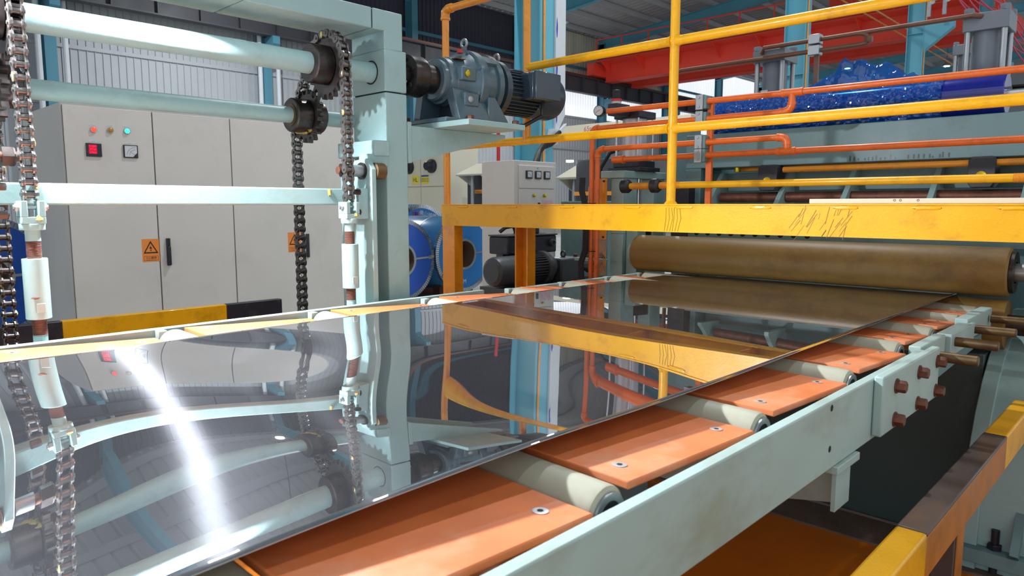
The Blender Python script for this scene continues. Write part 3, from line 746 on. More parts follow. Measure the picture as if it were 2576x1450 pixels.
# turnbuckles
TX = C1[0] + R1
for k, yy in enumerate(CH):
    t = thing('turnbuckle', ['pale teal turnbuckle hanging from the right chain in front of the guide plate', 'pale teal turnbuckle hanging from the chain at the left edge'][k], 'turnbuckle', (TX, yy, Z(0)), 'chain turnbuckles')
    w = 0.026
    m = MB(); m.box(TX - w, TX + w, yy - w, yy + w, Z(0.865), Z(0.915))
    m.box(TX - w, TX + w, yy - w, yy - 0.012, Z(0.915), Z(1.03)).box(TX - w, TX + w, yy + 0.012, yy + w, Z(0.915), Z(1.03))
    m.build('clevis', teal, t, bevel=0.0015)
    MB().cyl((TX, yy - w - 0.012, Z(0.985)), (TX, yy + w + 0.012, Z(0.985)), 0.006, n=12).build('clevis_pin', steel_g, t)
    for s in (-1, 1): MB().hexa((TX, yy + s * w, Z(0.985)), (0, s, 0), 0.011, 0.009).build('nut', steel_g, t)
    MB().lathe((TX, yy, Z(0.82)), (0, 0, 1), [(0, 0.0275), (0.002, 0.0285), (0.0145, 0.0285), (0.016, 0.0275)], 28).build('collar', teal, t)
    MB().cyl((TX, yy, Z(0.74)), (TX, yy, Z(0.83)), 0.0170, n=24).build('rod', teal, t)
    for (za, zb) in ((0.60, 0.745), (0.04, 0.185)):
        prof = [(0, 0.0150)]; n = int((zb - za) * q / 0.0032)
        for i in range(n): prof += [(i * 0.0032 + 0.0002, 0.0150), (i * 0.0032 + 0.0016, 0.0172), (i * 0.0032 + 0.0030, 0.0150)]
        MB().lathe((TX, yy, Z(za)), (0, 0, 1), prof, 20).build('thread', rust, t)
    sl = MB().lathe((TX, yy, Z(0.17)), (0, 0, 1), [(0, 0.0270), (0.0015, 0.0285), (0.445 * q - 0.0015, 0.0285), (0.445 * q, 0.0270)], 40).build('sleeve', teal, t)
    MB().box(TX + 0.0262, TX + 0.0288, yy - 0.010, yy + 0.010, Z(0.22), Z(0.29)).build('spanner_flat', teal_rail, sl, bevel=0.001)
    MB().cyl((TX, yy, Z(-0.08)), (TX, yy, Z(0.05)), 0.0165, n=24).build('rod', teal, t)
    if k == 1: MB().blob((TX + 0.027, yy - 0.008, Z(0.33)), (0.002, 0.012, 0.003), 4).build('rust_scrape', rust, sl)
    MB().blob((TX + 0.022, yy + 0.012, Z(0.90)), (0.008, 0.010, 0.008), 5).build('grease', grease, t)

# lifting carriage: cross bar, guide plates, cam rollers, foot blocks
lc = thing('lift_carriage', 'pale teal lifting carriage: square crossbar between two tall guide plates', 'carriage', (-6.37 * q, 2.65 * q, Z(-1)))
B('crossbar', teal, lc, -6.46 * q, -6.28 * q, 0.9 * q, 4.15 * q, Z(1.0), Z(1.165), bevel=0.005)
B('crossbar_clamp', teal, lc, -6.30 * q, -6.10 * q, 4.15 * q, 4.27 * q, Z(0.86), Z(1.17), bevel=0.002)
for (y0, y1, s) in ((4.27, 4.33, -1), (0.98, 1.04, 1)):
    gp = MB().prism([(-6.60 * q, Z(-1.3)), (-6.04 * q, Z(-1.3)), (-6.04 * q, Z(1.36)), (-6.12 * q, Z(1.47)), (-6.60 * q, Z(1.44))], 'y', y0 * q, y1 * q).build('guide_plate', teal, lc, bevel=0.0025)
    yf = y0 if s < 0 else y1; yb = y1 if s < 0 else y0
    B('foot_block', teal, lc, -6.28 * q, -5.98 * q, min(yf, yf + s * 0.42) * q, max(yf, yf + s * 0.42) * q, Z(-0.14), Z(-0.06), bevel=0.003)
    for (xx, zz) in ((-6.20, 1.345), (-6.20, -0.9)):
        p = Vector((xx * q, yf * q, Z(zz)))
        MB().cyl(p, p + Vector((0, s * 0.006, 0)), 0.030, n=24).build('washer', steel_d, gp)
        MB().cyl(p, p + Vector((0, s * 0.045, 0)), 0.021, n=24).build('spacer', steel_g, gp)
        MB().hexa(p + Vector((0, s * 0.058, 0)), (0, s, 0), 0.027, 0.028).build('nut', steel_d, gp)
        MB().cyl(p + Vector((0, s * 0.045, 0)), p + Vector((0, s * 0.100, 0)), 0.0135, n=18).build('stud', rust_b, gp)
        pb = Vector(((xx + 0.10) * q, yb * q, Z(zz)))
        MB().lathe(pb, (0, -s, 0), [(0.002, 0.024), (0.004, 0.029), (0.042, 0.029), (0.045, 0.026)], 28).build('cam_roller', stub_m, gp)
    for zz in (1.13, 0.93):
        MB().hexa((-6.11 * q, (yf + s * 0.10) * q, Z(zz)), (0, s, 0), 0.011, 0.022).build('bolt', steel_d, lc)
for (yy, zz) in ((3.93, 1.15), (1.42, 1.16)):
    MB().blob((-6.275 * q, yy * q, Z(zz) - 0.008), (0.005, 0.007, 0.012), 3).build('grease', grease, lc)

# work lamps clamped to the top beam: the bright sources over the sheet
for (lp, A, lm, lab) in ((Vector(LAMP_POS), Vector((0.42, -0.22, -0.88)), globe_m, 'very bright work lamp on the gantry top beam, at the upper picture edge'),
                         (Vector(LAMP2_POS), Vector((0.60, 0.35, -0.72)), globe2_m, 'bright white work lamp on the left end of the gantry top beam')):
    A = A.normalized(); ly = lp.y
    t = thing('work_lamp', lab, 'lamp', lp, 'work lamps on the gantry')
    MB().lathe(lp, A, [(0, 0.0485), (0.003, 0.0485)], 28).build('lens', lm, t)
    MB().lathe(lp, A, [(-0.075, 0.014), (-0.07, 0.026), (-0.035, 0.045), (-0.012, 0.053), (0.012, 0.056), (0.012, 0.052), (-0.002, 0.050), (-0.004, 0.03)], 28).build('housing', steel_d, t)
    MB().tube([lp - A * 0.07, (gx1 + 0.03, ly + 0.01, Z(2.98) + 0.02), (gx1 - 0.05, ly + 0.01, Z(2.98) + 0.008)], 0.008, 8).build('arm', steel_d, t)

# ------------------------------------------------------------------ gearmotor on the gantry bracket
ax, az = -6.4 * q, Z(2.415)
gm = thing('gearmotor', 'slate-blue gearmotor with finned motor bolted on the gantry bracket', 'gearmotor', (ax, 5.9 * q, Z(1.905)))
def gl_(name, mat, prof, n=40, par=None):
    return MB().lathe((ax, 0, az), (0, 1, 0), [(a * q, r * q) for a, r in prof], n).build(name, mat, par or gm)
cp = gl_('coupling', steel_d, [(4.86, 0.12), (4.98, 0.12), (4.985, 0.20), (5.0, 0.222), (5.18, 0.222), (5.20, 0.21)])
for i in range(6):
    a = i * pi / 3 + .3
    MB().hexa((ax + 0.17 * q * cos(a), 4.985 * q, az + 0.17 * q * sin(a)), (0, -1, 0), 0.008, 0.008).build('coupling_bolt', steel_d, cp)
gl_('output_hub', steel_d, [(5.19, 0.158), (5.50, 0.158)])
gl_('bearing_cover', motor_m, [(5.38, 0.215), (5.40, 0.235), (5.46, 0.235), (5.47, 0.262), (5.53, 0.268), (5.55, 0.25)])
hs = gl_('gear_housing', motor_m, [(5.5, 0.23), (5.55, 0.275), (5.66, 0.29), (5.74, 0.315), (5.80, 0.36), (5.83, 0.365)])
gl_('housing_flange', motor_m, [(5.82, 0.375), (5.825, 0.392), (5.93, 0.392), (5.935, 0.375)])
gl_('ring_gear', motor_m, [(5.93, 0.352), (6.10, 0.352)])
gl_('input_flange', motor_m, [(6.10, 0.37), (6.105, 0.382), (6.18, 0.382), (6.185, 0.36)])
mf = gl_('motor_flange', motor_dk, [(6.185, 0.30), (6.27, 0.30), (6.275, 0.345), (6.36, 0.345), (6.37, 0.30)])
for i in range(8):
    a = i * pi / 4 + pi / 8
    MB().hexa((ax + 0.355 * q * cos(a), 5.82 * q, az + 0.355 * q * sin(a)), (0, -1, 0), 0.0085, 0.010).build('flange_bolt', motor_m, hs)
    if i % 2 == 0:
        MB().box(-0.02, 0.02, 5.94 * q, 6.12 * q, 0.345 * q, 0.385 * q).build('tie_lug', motor_m, gm)
        o = gm.children[-1]; o.location = Vector((ax, 0, az)) ; o.data.transform(Matrix.Translation(wloc(gm)))
        o.location = Vector((ax, 0, az)) - gm.location; o.rotation_euler = (0, a + 0.4, 0)
for i in range(6):
    a = i * pi / 3
    MB().hexa((ax + 0.235 * q * cos(a), 5.47 * q, az + 0.235 * q * sin(a)), (0, -1, 0), 0.006, 0.006).build('cover_bolt', motor_m, hs)
# housing bosses on the side towards the line
for (yy, zz, mm) in ((5.62, 0.06, gold), (5.66, -0.22, steel_g)):
    B('boss', motor_m, hs, ax + 0.22 * q, ax + 0.335 * q, (yy - 0.08) * q, (yy + 0.14) * q, az + (zz - 0.075) * q, az + (zz + 0.075) * q, bevel=0.004)
    MB().lathe((ax + 0.33 * q, yy * q, az + zz * q), (1, 0, 0), [(0, 0.013), (0.006, 0.013), (0.008, 0.009)], 16).build('plug', mm, hs)
MB().cyl((ax + 0.1 * q, 5.72 * q, az + 0.33 * q), (ax + 0.1 * q, 5.72 * q, az + 0.37 * q), 0.012, n=12).build('breather_cap', ink_r, hs)
MB().box(ax + 0.13 * q, ax + 0.22 * q, 5.56 * q, 5.70 * q, az + 0.235 * q, az + 0.245 * q).build('name_plate', stub_m, hs)
# cast foot with open pocket
zb = Z(1.905)
ft = MB(); ft.box(ax - 0.36 * q, ax + 0.44 * q, 5.20 * q, 6.42 * q, zb, zb + 0.05 * q).build('foot_plate', motor_m, gm, bevel=0.003)
MB().prism([(ax - 0.30 * q, zb), (ax - 0.22 * q, az - 0.1 * q), (ax - 0.10 * q, az - 0.1 * q), (ax - 0.2 * q, zb)], 'y', 5.34 * q, 5.86 * q).build('foot_web', motor_m, gm, smooth=0)
MB().prism([(ax + 0.40 * q, zb), (ax + 0.26 * q, az - 0.1 * q), (ax + 0.12 * q, az - 0.1 * q), (ax + 0.28 * q, zb)], 'y', 5.46 * q, 5.93 * q).build('foot_web', motor_m, gm, bevel=0.003)
B('foot_web', motor_dk, gm, ax - 0.28 * q, ax + 0.33 * q, 5.62 * q, 5.72 * q, zb, az - 0.2 * q)
MB().prism([(5.93 * q, zb), (6.30 * q, zb), (6.24 * q, zb + 0.1 * q), (6.04 * q, zb + 0.34 * q), (5.93 * q, zb + 0.34 * q)], 'x', ax + 0.30 * q, ax + 0.36 * q).build('foot_rib', motor_m, gm, bevel=0.002)
for (xx, yy) in ((-0.32, 5.26), (0.40, 5.60), (0.40, 6.34)):
    MB().hexa((ax + xx * q, yy * q, zb + 0.05 * q), (0, 0, 1), 0.015, 0.018).build('anchor_bolt', rust_b, gm)
for (yy, rr) in ((5.88, 0.392), (6.42, 0.30)):
    MB().torus((ax, yy * q, az + (rr + 0.085) * q), (0, 1, 0), 0.016, 0.0055).build('eye_bolt', steel_g, gm)
    MB().cyl((ax, yy * q, az + (rr - 0.02) * q), (ax, yy * q, az + (rr + 0.05) * q), 0.012, n=12).build('eye_bolt_boss', motor_m, gm)
gl_('motor_body', motor_dk, [(6.36, 0.245), (6.98, 0.245)])
fin = MB()
for i in range(36):
    a = 2 * pi * i / 36
    R = Matrix.Rotation(a, 3, 'Y')
    fin.obox(Vector((ax, 6.68 * q, az)) + R @ Vector((0.262 * q, 0, 0)), (0.05 * q, 0.60 * q, 0.010 * q), R)
fin.build('cooling_fins', motor_dk, gm, smooth=0)
gl_('fan_cover', motor_dk, [(6.96, 0.285), (6.97, 0.292), (7.36, 0.292), (7.44, 0.27), (7.47, 0.2)])
tb = B('terminal_box', motor_dk, gm, ax + 0.20 * q, ax + 0.44 * q, 6.62 * q, 7.06 * q, az - 0.12 * q, az + 0.20 * q, bevel=0.008)
B('terminal_lid', motor_dk, tb, ax + 0.43 * q, ax + 0.50 * q, 6.61 * q, 7.07 * q, az - 0.13 * q, az + 0.21 * q, bevel=0.006)
MB().tube([(ax + 0.34 * q, 6.9 * q, az - 0.12 * q), (ax + 0.35 * q, 6.88 * q, az - 0.3 * q), (ax + 0.3 * q, 6.6 * q, az - 0.44 * q), (ax + 0.28 * q, 6.45 * q, zb + 0.02)], 0.009, 8).build('cable', black_r, gm)

# ------------------------------------------------------------------ electrical cabinets behind the gantry
cx = -16.6 * q
ec = thing('electrical_cabinet', 'long light grey electrical cabinet with four doors behind the gantry', 'cabinet', (cx - 0.5, 7.7 * q, 0))
B('body', cab_s, ec, cx - 1.0, cx - 0.004, 4.28 * q, 11.2 * q, 0, Z(3.05), bevel=0.004)
B('plinth', gap_d, ec, cx - 0.95, cx - 0.002, 4.32 * q, 11.16 * q, 0, 0.1)
yd = [4.28, 6.01, 7.74, 9.47, 11.2]
doors = []
B('door_gap', gap_d, ec, cx - 0.006, cx - 0.001, 4.31 * q, 11.17 * q, 0.1, Z(3.0))
for i in range(4):
    doors.append(B('door', cab_w, ec, cx - 0.003, cx + 0.016, yd[i] * q + (0.004 if i else 0.012), yd[i + 1] * q - 0.004, 0.1, Z(3.01), bevel=0.003))
fx = cx + 0.016
for (yy, zz, mm, nm) in ((4.844, 2.545, lamp_r, 'red lit indicator'), (5.16, 2.555, lamp_a, 'unlit amber indicator'), (5.484, 2.562, lamp_g, 'green lit indicator')):
    MB().ring((fx, yy * q, Z(zz)), (1, 0, 0), 0.017, 0.022, 0.010, 20).build('lamp_bezel', steel_g, doors[0])
    MB().lathe((fx, yy * q, Z(zz)), (1, 0, 0), [(0, 0.017), (0.012, 0.017), (0.018, 0.008)], 20).build('indicator_lamp', mm, doors[0], label=nm)
    B('name_strip', white_p, doors[0], fx, fx + 0.001, (yy - 0.09) * q, (yy + 0.09) * q, Z(zz + 0.075), Z(zz + 0.115))
    text('strip_text', '- - - - -', 0.014, ink, doors[0], (fx + 0.001, yy * q, Z(zz + 0.095)), (0, 1, 0), (0, 0, 1))
for (yy, zz) in ((4.825, 2.13), (5.53, 2.135)):
    B('meter_case', black_p, doors[0], fx, fx + 0.012, (yy - 0.145) * q, (yy + 0.145) * q, Z(zz - 0.135), Z(zz + 0.135), bevel=0.003)
    B('name_strip', white_p, doors[0], fx, fx + 0.001, (yy - 0.09) * q, (yy + 0.09) * q, Z(zz + 0.16), Z(zz + 0.195))
    text('strip_text', '- - -', 0.014, ink, doors[0], (fx + 0.001, yy * q, Z(zz + 0.177)), (0, 1, 0), (0, 0, 1))
led_bg = M('dark_red_display', (120, 0, 30), 0.4, emit=0.8, var=0.02)
B('display', led_bg, doors[0], fx + 0.012, fx + 0.0128, 4.72 * q, 4.885 * q, Z(2.05), Z(2.235))
for j, s_ in enumerate(('5280', '3920', '2960')):
    text('led_digits', s_, 0.024, led_r, doors[0], (fx + 0.0128, 4.80 * q, Z(2.20 - j * 0.062)), (0, 1, 0), (0, 0, 1))
MB().prism([(5.41 * q, Z(2.02)), (5.57 * q, Z(2.02)), (5.65 * q, Z(2.11)), (5.65 * q, Z(2.25)), (5.41 * q, Z(2.25))], 'x', fx + 0.012, fx + 0.0128).build('dial', white_p, doors[0], smooth=0)
for (a, b) in ((0.06, 0.16), (0.02, 0.09)):
    m = MB(); n = 10
    for i in range(n):
        t0 = pi / 2 + i * (pi / 2) / n; t1 = pi / 2 + (i + 0.7) * (pi / 2) / n; r = 0.17 * q if a == 0.06 else 0.12 * q; w = 0.0012
        c = (5.62 * q, Z(2.05))
        m.add([(fx + 0.0132, c[0] + (r + dw) * cos(tt), c[1] + (r + dw) * sin(tt)) for tt in (t0, t1) for dw in (-w, w)], [(0, 1, 3, 2)])
    m.build('dial_scale', ink, doors[0], smooth=0)
MB().add([(fx + 0.0134, 5.62 * q, Z(2.05)), (fx + 0.0134, 5.625 * q, Z(2.055)), (fx + 0.0134, 5.47 * q, Z(2.17))], [(0, 1, 2)]).build('needle', ink, doors[0], smooth=0)
# swing handle
B('handle', black_p, doors[1], fx, fx + 0.018, 6.15 * q, 6.235 * q, Z(-0.345), Z(0.265), bevel=0.004)
B('handle_lever', black_p, doors[1], fx + 0.018, fx + 0.034, 6.16 * q, 6.225 * q, Z(-0.33), Z(0.08), bevel=0.004)
B('handle', black_p, doors[3], fx, fx + 0.018, 9.62 * q, 9.70 * q, Z(-0.345), Z(0.265), bevel=0.004)
def warn(door, y0, z0):
    """orange electric-shock warning sticker"""
    w, hh = 0.36 * q, 0.50 * q
    st = B('warning_sticker', sign_o, door, fx, fx + 0.001, y0 - w / 2, y0 + w / 2, z0 - hh / 2, z0 + hh / 2, label='orange sticker with black lightning triangle')
    m = MB(); zc_ = z0 + 0.045 * q
    o_ = [(y0, zc_ + 0.165 * q), (y0 + 0.155 * q, zc_ - 0.11 * q), (y0 - 0.155 * q, zc_ - 0.11 * q)]
    i_ = [(y0, zc_ + 0.115 * q), (y0 + 0.115 * q, zc_ - 0.083 * q), (y0 - 0.115 * q, zc_ - 0.083 * q)]
    for k in range(3):
        a, b, c, d = o_[k], o_[(k + 1) % 3], i_[(k + 1) % 3], i_[k]
        m.add([(fx + 0.0016, p[0], p[1]) for p in (a, b, c, d)], [(0, 1, 2, 3)])
    m.add([(fx + 0.0016, y0 + a * q, zc_ + b * q) for a, b in ((0.010, 0.075), (-0.035, -0.005), (-0.008, -0.002))], [(0, 1, 2)])
    m.add([(fx + 0.0016, y0 + a * q, zc_ + b * q) for a, b in ((-0.012, 0.020), (0.028, 0.024), (0.000, -0.045), (-0.004, -0.010))], [(0, 1, 2, 3)])
    m.add([(fx + 0.0016, y0 + a * q, zc_ + b * q) for a, b in ((0.000, -0.065), (-0.018, -0.035), (0.022, -0.040))], [(0, 1, 2)])
    m.build('triangle', ink, st, smooth=0)
    b1 = MB(); zt = z0 - 0.175 * q
    for (ya, yb, za, zb2) in ((-.15, .15, .045, .050), (-.15, .15, -.050, -.045), (-.15, -.145, -.05, .05), (.145, .15, -.05, .05)):
        b1.add([(fx + 0.0016, y0 + ya * q, zt + za * q), (fx + 0.0016, y0 + yb * q, zt + za * q), (fx + 0.0016, y0 + yb * q, zt + zb2 * q), (fx + 0.0016, y0 + ya * q, zt + zb2 * q)], [(0, 1, 2, 3)])
    b1.build('text_box', ink, st, smooth=0)
    text('sticker_text', '小心触电', 0.020, ink, st, (fx + 0.001, y0, zt + 0.008 * q), (0, 1, 0), (0, 0, 1))
    text('sticker_text', 'Caution electric shock', 0.0075, ink, st, (fx + 0.001, y0, zt - 0.032 * q), (0, 1, 0), (0, 0, 1))
warn(doors[0], 5.825 * q, Z(0.01)); warn(doors[2], 9.30 * q, Z(0.06))

# ------------------------------------------------------------------ black and yellow guard rails
def guard(label, x0, x1, segs, posts, z0, z1, side):
    t = thing('guard_rail', label, 'guard rail', ((x0 + x1) / 2, sum(segs[0][:2]) / 2, 0), 'black and yellow guard rails')
    for (a, b, mt, nm) in segs:
        if mt is black_worn:
            bd = B('rail_band', amber_worn, t, x0, x1, a, b, z0, z1 - 0.004, bevel=0.005, label='worn amber band with black top')
            B('band_top', mt, bd, x0, x1, a, b, z1 - 0.010, z1, bevel=0.004)
        else:
            B('rail_band', mt, t, x0, x1, a, b, z0, z1, bevel=0.006, label=nm)
    for (yy, mt) in posts:
        B('post', mt, t, x0 + 0.004, x1 - 0.004, yy - 0.035, yy + 0.035, 0, z0 + 0.01, bevel=0.004)
        if mt is black_worn: B('post_side', amber_worn, t, x1 - 0.004, x1 - 0.002, yy - 0.034, yy + 0.034, 0.012, z0)
        B('foot', mt, t, x0 - 0.03, x1 + 0.03, yy - 0.07, yy + 0.07, 0, 0.01)
guard('black and yellow striped guard rail in the lower right corner', -0.378, -0.322,
      ((0.2, 1.49, yellow, 'yellow band'), (1.49, 2.29, black_worn, 'worn black band'), (2.29, 2.75, yellow, 'yellow band')), ((1.80, black_worn), (0.4, yellow)), 0.572, 0.672, 1)
guard('black and yellow striped guard rail in front of the grey electrical cabinet', -4.44, -4.39,
      ((0.2, 1.07, black_p, 'black band'), (1.07, 1.98, yellow, 'yellow band'), (1.98, 2.36, black_p, 'black band')), ((1.64, yellow), (0.4, black_p)), 0.572, 0.672, 1)

# ------------------------------------------------------------------ yellow walkway crossing the line
wk = thing('walkway_bridge', 'yellow walkway bridge with tube railing crossing over the steel sheet', 'walkway', (-4 * q, 7.6 * q, 0))
bm_ = MB(); ya, yb2 = 7.2 * q, 7.98 * q
def channel(m, y, s, x0, x1, z0, z1, fl=0.05, t=0.006):
    m.box(x0, x1, min(y, y + s * t), max(y, y + s * t), z0, z1)
    m.box(x0, x1, min(y + s * t, y + s * fl), max(y + s * t, y + s * fl), z0, z0 + t)
    m.box(x0, x1, min(y + s * t, y + s * fl), max(y + s * t, y + s * fl), z1 - t, z1)
m = MB(); channel(m, ya, 1, -8.37 * q, 0.9 * q, Z(0.69), Z(0.995)); fb = m.build('front_beam', yellow, wk, smooth=0)
m = MB(); channel(m, yb2, -1, -8.37 * q, 0.9 * q, Z(0.69), Z(0.995)); m.build('rear_beam', yellow, wk, smooth=0)
B('deck_plate', yellow, wk, -8.37 * q, 0.9 * q, ya - 0.004, yb2 + 0.004, Z(0.995), Z(1.012), bevel=0.001)
for xx in (-8.2, -6.6, -5.1, -3.6, -2.2, -0.8):
    B('cross_rib', orange_y, wk, (xx - 0.02) * q, (xx + 0.02) * q, ya + 0.008, yb2 - 0.008, Z(0.72), Z(0.99))
wm = MB().blob((0, 0, 0), (0.045, 0.003, 0.006), 2, 12, 5).mesh('weld_bead', yellow)
for xx in (-7.9, -6.9, -5.9, -4.9, -4.2, -3.3, -2.45, -1.75, -1.1): inst('weld_bead', wm, fb, (xx * q, ya - 0.002, Z(0.975)))
scar = M('scuffed_brown_scratch', (136, 92, 26), 0.5, var=0.3, scale=60)
rs = random.Random(5)
for i in range(26):
    xx = -2.95 + rs.random() * 0.55; zz = 0.72 + rs.random() * 0.24
    L_ = 0.02 + 0.05 * rs.random(); a = 0.9 + 0.5 * rs.random()
    MB().obox((xx * q, ya - 0.0004, Z(zz)), (L_, 0.0006, 0.0008 + 0.0012 * rs.random()), Matrix.Rotation(-a, 3, 'Y')).build('scratch', scar, fb)
for i in range(6):
    xx = -4.42 + 0.035 * i
    MB().tube([(xx * q, ya - 0.0002, Z(0.97)), ((xx + 0.01 * (i % 3)) * q, ya - 0.0002, Z(0.85)), ((xx - 0.02) * q, ya - 0.0002, Z(0.70))], 0.0009, 5).build('rust_run', scar, fb)
m = MB(); m.box(-8.36 * q, -8.09 * q, ya + 0.001, ya + 0.009, 0, Z(0.69)).box(-8.36 * q, -8.335 * q, ya + 0.009, ya + 0.06, 0, Z(0.69)).box(-8.115 * q, -8.09 * q, ya + 0.009, ya + 0.06, 0, Z(0.69))
m.build('leg', orange_y, wk, smooth=0)
m = MB(); m.box(-7.40 * q, -7.14 * q, yb2 - 0.008, yb2, 0, Z(0.69)).box(-7.40 * q, -7.375 * q, yb2 - 0.06, yb2 - 0.008, 0, Z(0.69)).box(-7.165 * q, -7.14 * q, yb2 - 0.06, yb2 - 0.008, 0, Z(0.69))
m.build('leg', orange_y, wk, smooth=0)
B('leg', orange_y, wk, 0.55 * q, 0.85 * q, ya + 0.01, ya + 0.06, 0, Z(0.69)); B('leg', orange_y, wk, 0.55 * q, 0.85 * q, yb2 - 0.06, yb2 - 0.01, 0, Z(0.69))
yr = 7.26 * q; pr = 0.0182
def tubez(nm, pts, r=pr, mat=yellow): return MB().tube(pts, r, 20).build(nm, mat, wk)
tubez('post', [(-8.31 * q, yr, Z(1.0)), (-8.31 * q, yr, Z(3.77))], mat=orange_y)  # left railing in amber: the dimmer light there is put into the colour
MB().tube([(-8.31 * q, yr, Z(3.75)), (-8.31 * q, yr, Z(3.82)), (-8.29 * q, yr, Z(3.86)), (-8.24 * q, yr, Z(3.886)), (-8.16 * q, yr, Z(3.886))], pr * 1.25, 20).build('elbow', orange_y, wk)
MB().lathe((-8.31 * q, yr, Z(3.73)), (0, 0, 1), [(0, pr), (0.002, pr * 1.4), (0.014, pr * 1.4), (0.016, pr)], 20).build('elbow_collar', orange_y, wk)
tubez('top_rail', [(-8.2 * q, yr, Z(3.886)), (0.8 * q, yr, Z(3.886))], mat=orange_y)
tubez('post', [(-6.66 * q, yr, Z(1.84)), (-6.66 * q, yr, Z(3.886))], mat=orange_y)
tubez('post', [(-4.40 * q, yr, Z(1.0)), (-4.40 * q, yr, Z(3.886))])
tubez('post', [(0.7 * q, yr, Z(1.0)), (0.7 * q, yr, Z(3.886))])
tubez('mid_rail', [(-6.66 * q, yr, Z(2.838)), (-4.40 * q, yr, Z(2.838)), (0.7 * q, yr, Z(2.838))])
tubez('lower_rail', [(-8.31 * q, yr, Z(1.87)), (-4.40 * q, yr, Z(1.87)), (0.7 * q, yr, Z(1.87))])
for (xx, zz) in ((-4.40, 2.838), (-4.40, 1.87)):
    for s in (-1, 1): MB().lathe((xx * q, yr, Z(zz)), (s, 0, 0), [(0.012, pr * 1.35), (0.022, pr * 1.12), (0.030, pr * 1.0)], 20).build('weld_fillet', yellow, wk)
    
MB().lathe((-4.40 * q, yr, Z(1.012)), (0, 0, 1), [(0, pr * 1.5), (0.006, pr * 1.25), (0.012, pr)], 20).build('weld_fillet', yellow, wk)
lb = thing('loose_bar', 'long cream flat bar lying on the yellow walkway deck', 'bar', (-1.2 * q, 7.45 * q, Z(1.013)))
B('bar', beige, lb, -2.87 * q, 0.2 * q, 7.40 * q, 7.50 * q, Z(1.013), Z(1.062), bevel=0.002)
for xx in (-2.07, -2.02, -1.87):
    MB().ring((xx * q, 7.40 * q, Z(1.045)), (0, -1, 0), 0.0022, 0.0040, 0.0006, 14).build('stamp_mark', rust, lb)

# ------------------------------------------------------------------ roll stand behind the walkway
def Q(p): return (p[0] * q, p[1] * q, Z(p[2]))
br = thing('pinch_roll', 'big brown polyurethane pinch roll pressing on the steel sheet', 'roll', (-3.75 * q, 9.2 * q, Z(0.27)))
MB().lathe(Q((-6.12, 9.2, 0.28)), (1, 0, 0), [(0, 0.24 * q), (0.006, 0.262 * q), (0.02, 0.268 * q), (4.74 * q - 0.02, 0.268 * q), (4.74 * q - 0.006, 0.262 * q), (4.74 * q, 0.24 * q)], 56).build('cover', roll_b, br)
MB().cyl(Q((-6.24, 9.2, 0.28)), Q((-1.0, 9.2, 0.28)), 0.10 * q, n=24).build('journal', steel_g, br)
MB().lathe(Q((-6.13, 9.2, 0.28)), (-1, 0, 0), [(-0.004, 0.20 * q), (0.02, 0.20 * q), (0.022, 0.17 * q)], 36).build('end_disc', teal, br)
MB().ring(Q((-1.375, 9.2, 0.28)), (1, 0, 0), 0.12 * q, 0.225 * q, 0.012, 36).build('end_disc', steel_d, br)
lr = thing('lower_roll', 'dark lower roll under the steel sheet below the brown pinch roll', 'roll', (-3.75 * q, 9.2 * q, Z(-0.28)))
MB().cyl(Q((-6.12, 9.2, -0.285)), Q((-1.38, 9.2, -0.285)), 0.268 * q, n=40).build('cover', roll_b, lr)
MB().cyl(Q((-6.44, 9.2, -0.285)), Q((-1.0, 9.2, -0.285)), 0.11 * q, n=24).build('journal', steel_d, lr)

ms = thing('roll_stand', 'teal machine stand with side housings and a deep cross beam behind the walkway', 'machine', (-3.7 * q, 10 * q, 0))
B('base', base_shaded, ms, -6.7 * q, -1.52 * q, 8.95 * q, 10.6 * q, 0, Z(-0.6), bevel=0.004)
for (x0, x1) in ((-6.66, -6.43), (-1.02, -0.80)):
    B('housing_post', teal, ms, x0 * q, x1 * q, 9.22 * q, 9.60 * q, Z(0.55), Z(1.416), bevel=0.004)
    B('housing_post', teal, ms, x0 * q, x1 * q, 9.22 * q, 9.60 * q, 0, Z(0.55), bevel=0.004)
    B('housing_post', teal, ms, x0 * q, x1 * q, 10.07 * q, 10.40 * q, 0, Z(1.416), bevel=0.004)
    B('housing_sill', teal, ms, x0 * q, x1 * q, 9.22 * q, 10.4 * q, Z(-0.7), Z(-0.2))
    B('bearing_chock', steel_d, ms, (x0 + 0.02) * q, (x1 - 0.02) * q, 9.61 * q, 10.05 * q, Z(0.0), Z(0.9))
    MB().cyl(Q(((x0 + x1) / 2 + 0.05, 9.72, 0.9)), Q(((x0 + x1) / 2 + 0.05, 9.72, 1.42)), 0.035 * q, n=14).build('piston_rod', steel_b, ms)
    B('head_plate', teal, ms, (x0 - 0.18) * q, (x1 + 0.03) * q, 9.18 * q, 10.40 * q, Z(1.416), Z(1.53), bevel=0.004)
B('chock_front', teal, ms, -6.42 * q, -6.22 * q, 9.3 * q, 9.55 * q, Z(-0.15), Z(0.62), bevel=0.004)
cb = B('cross_beam', teal_d, ms, -5.93 * q, -0.8 * q, 10.2 * q, 10.95 * q, Z(1.57), Z(2.085), bevel=0.004)
B('end_leg', teal_d, ms, -5.93 * q, -5.66 * q, 10.2 * q, 10.9 * q, Z(0.6), Z(1.57), bevel=0.004)
B('end_leg', teal_d, ms, -1.2 * q, -0.8 * q, 10.2 * q, 10.9 * q, 0, Z(1.57), bevel=0.004)
B('tie_band', teal_d, ms, -5.7 * q, -0.8 * q, 10.60 * q, 10.70 * q, Z(1.215), Z(1.49), bevel=0.003)
B('sill_band', teal_d, ms, -5.9 * q, -0.8 * q, 10.55 * q, 10.8 * q, Z(0.60), Z(0.99), bevel=0.003)
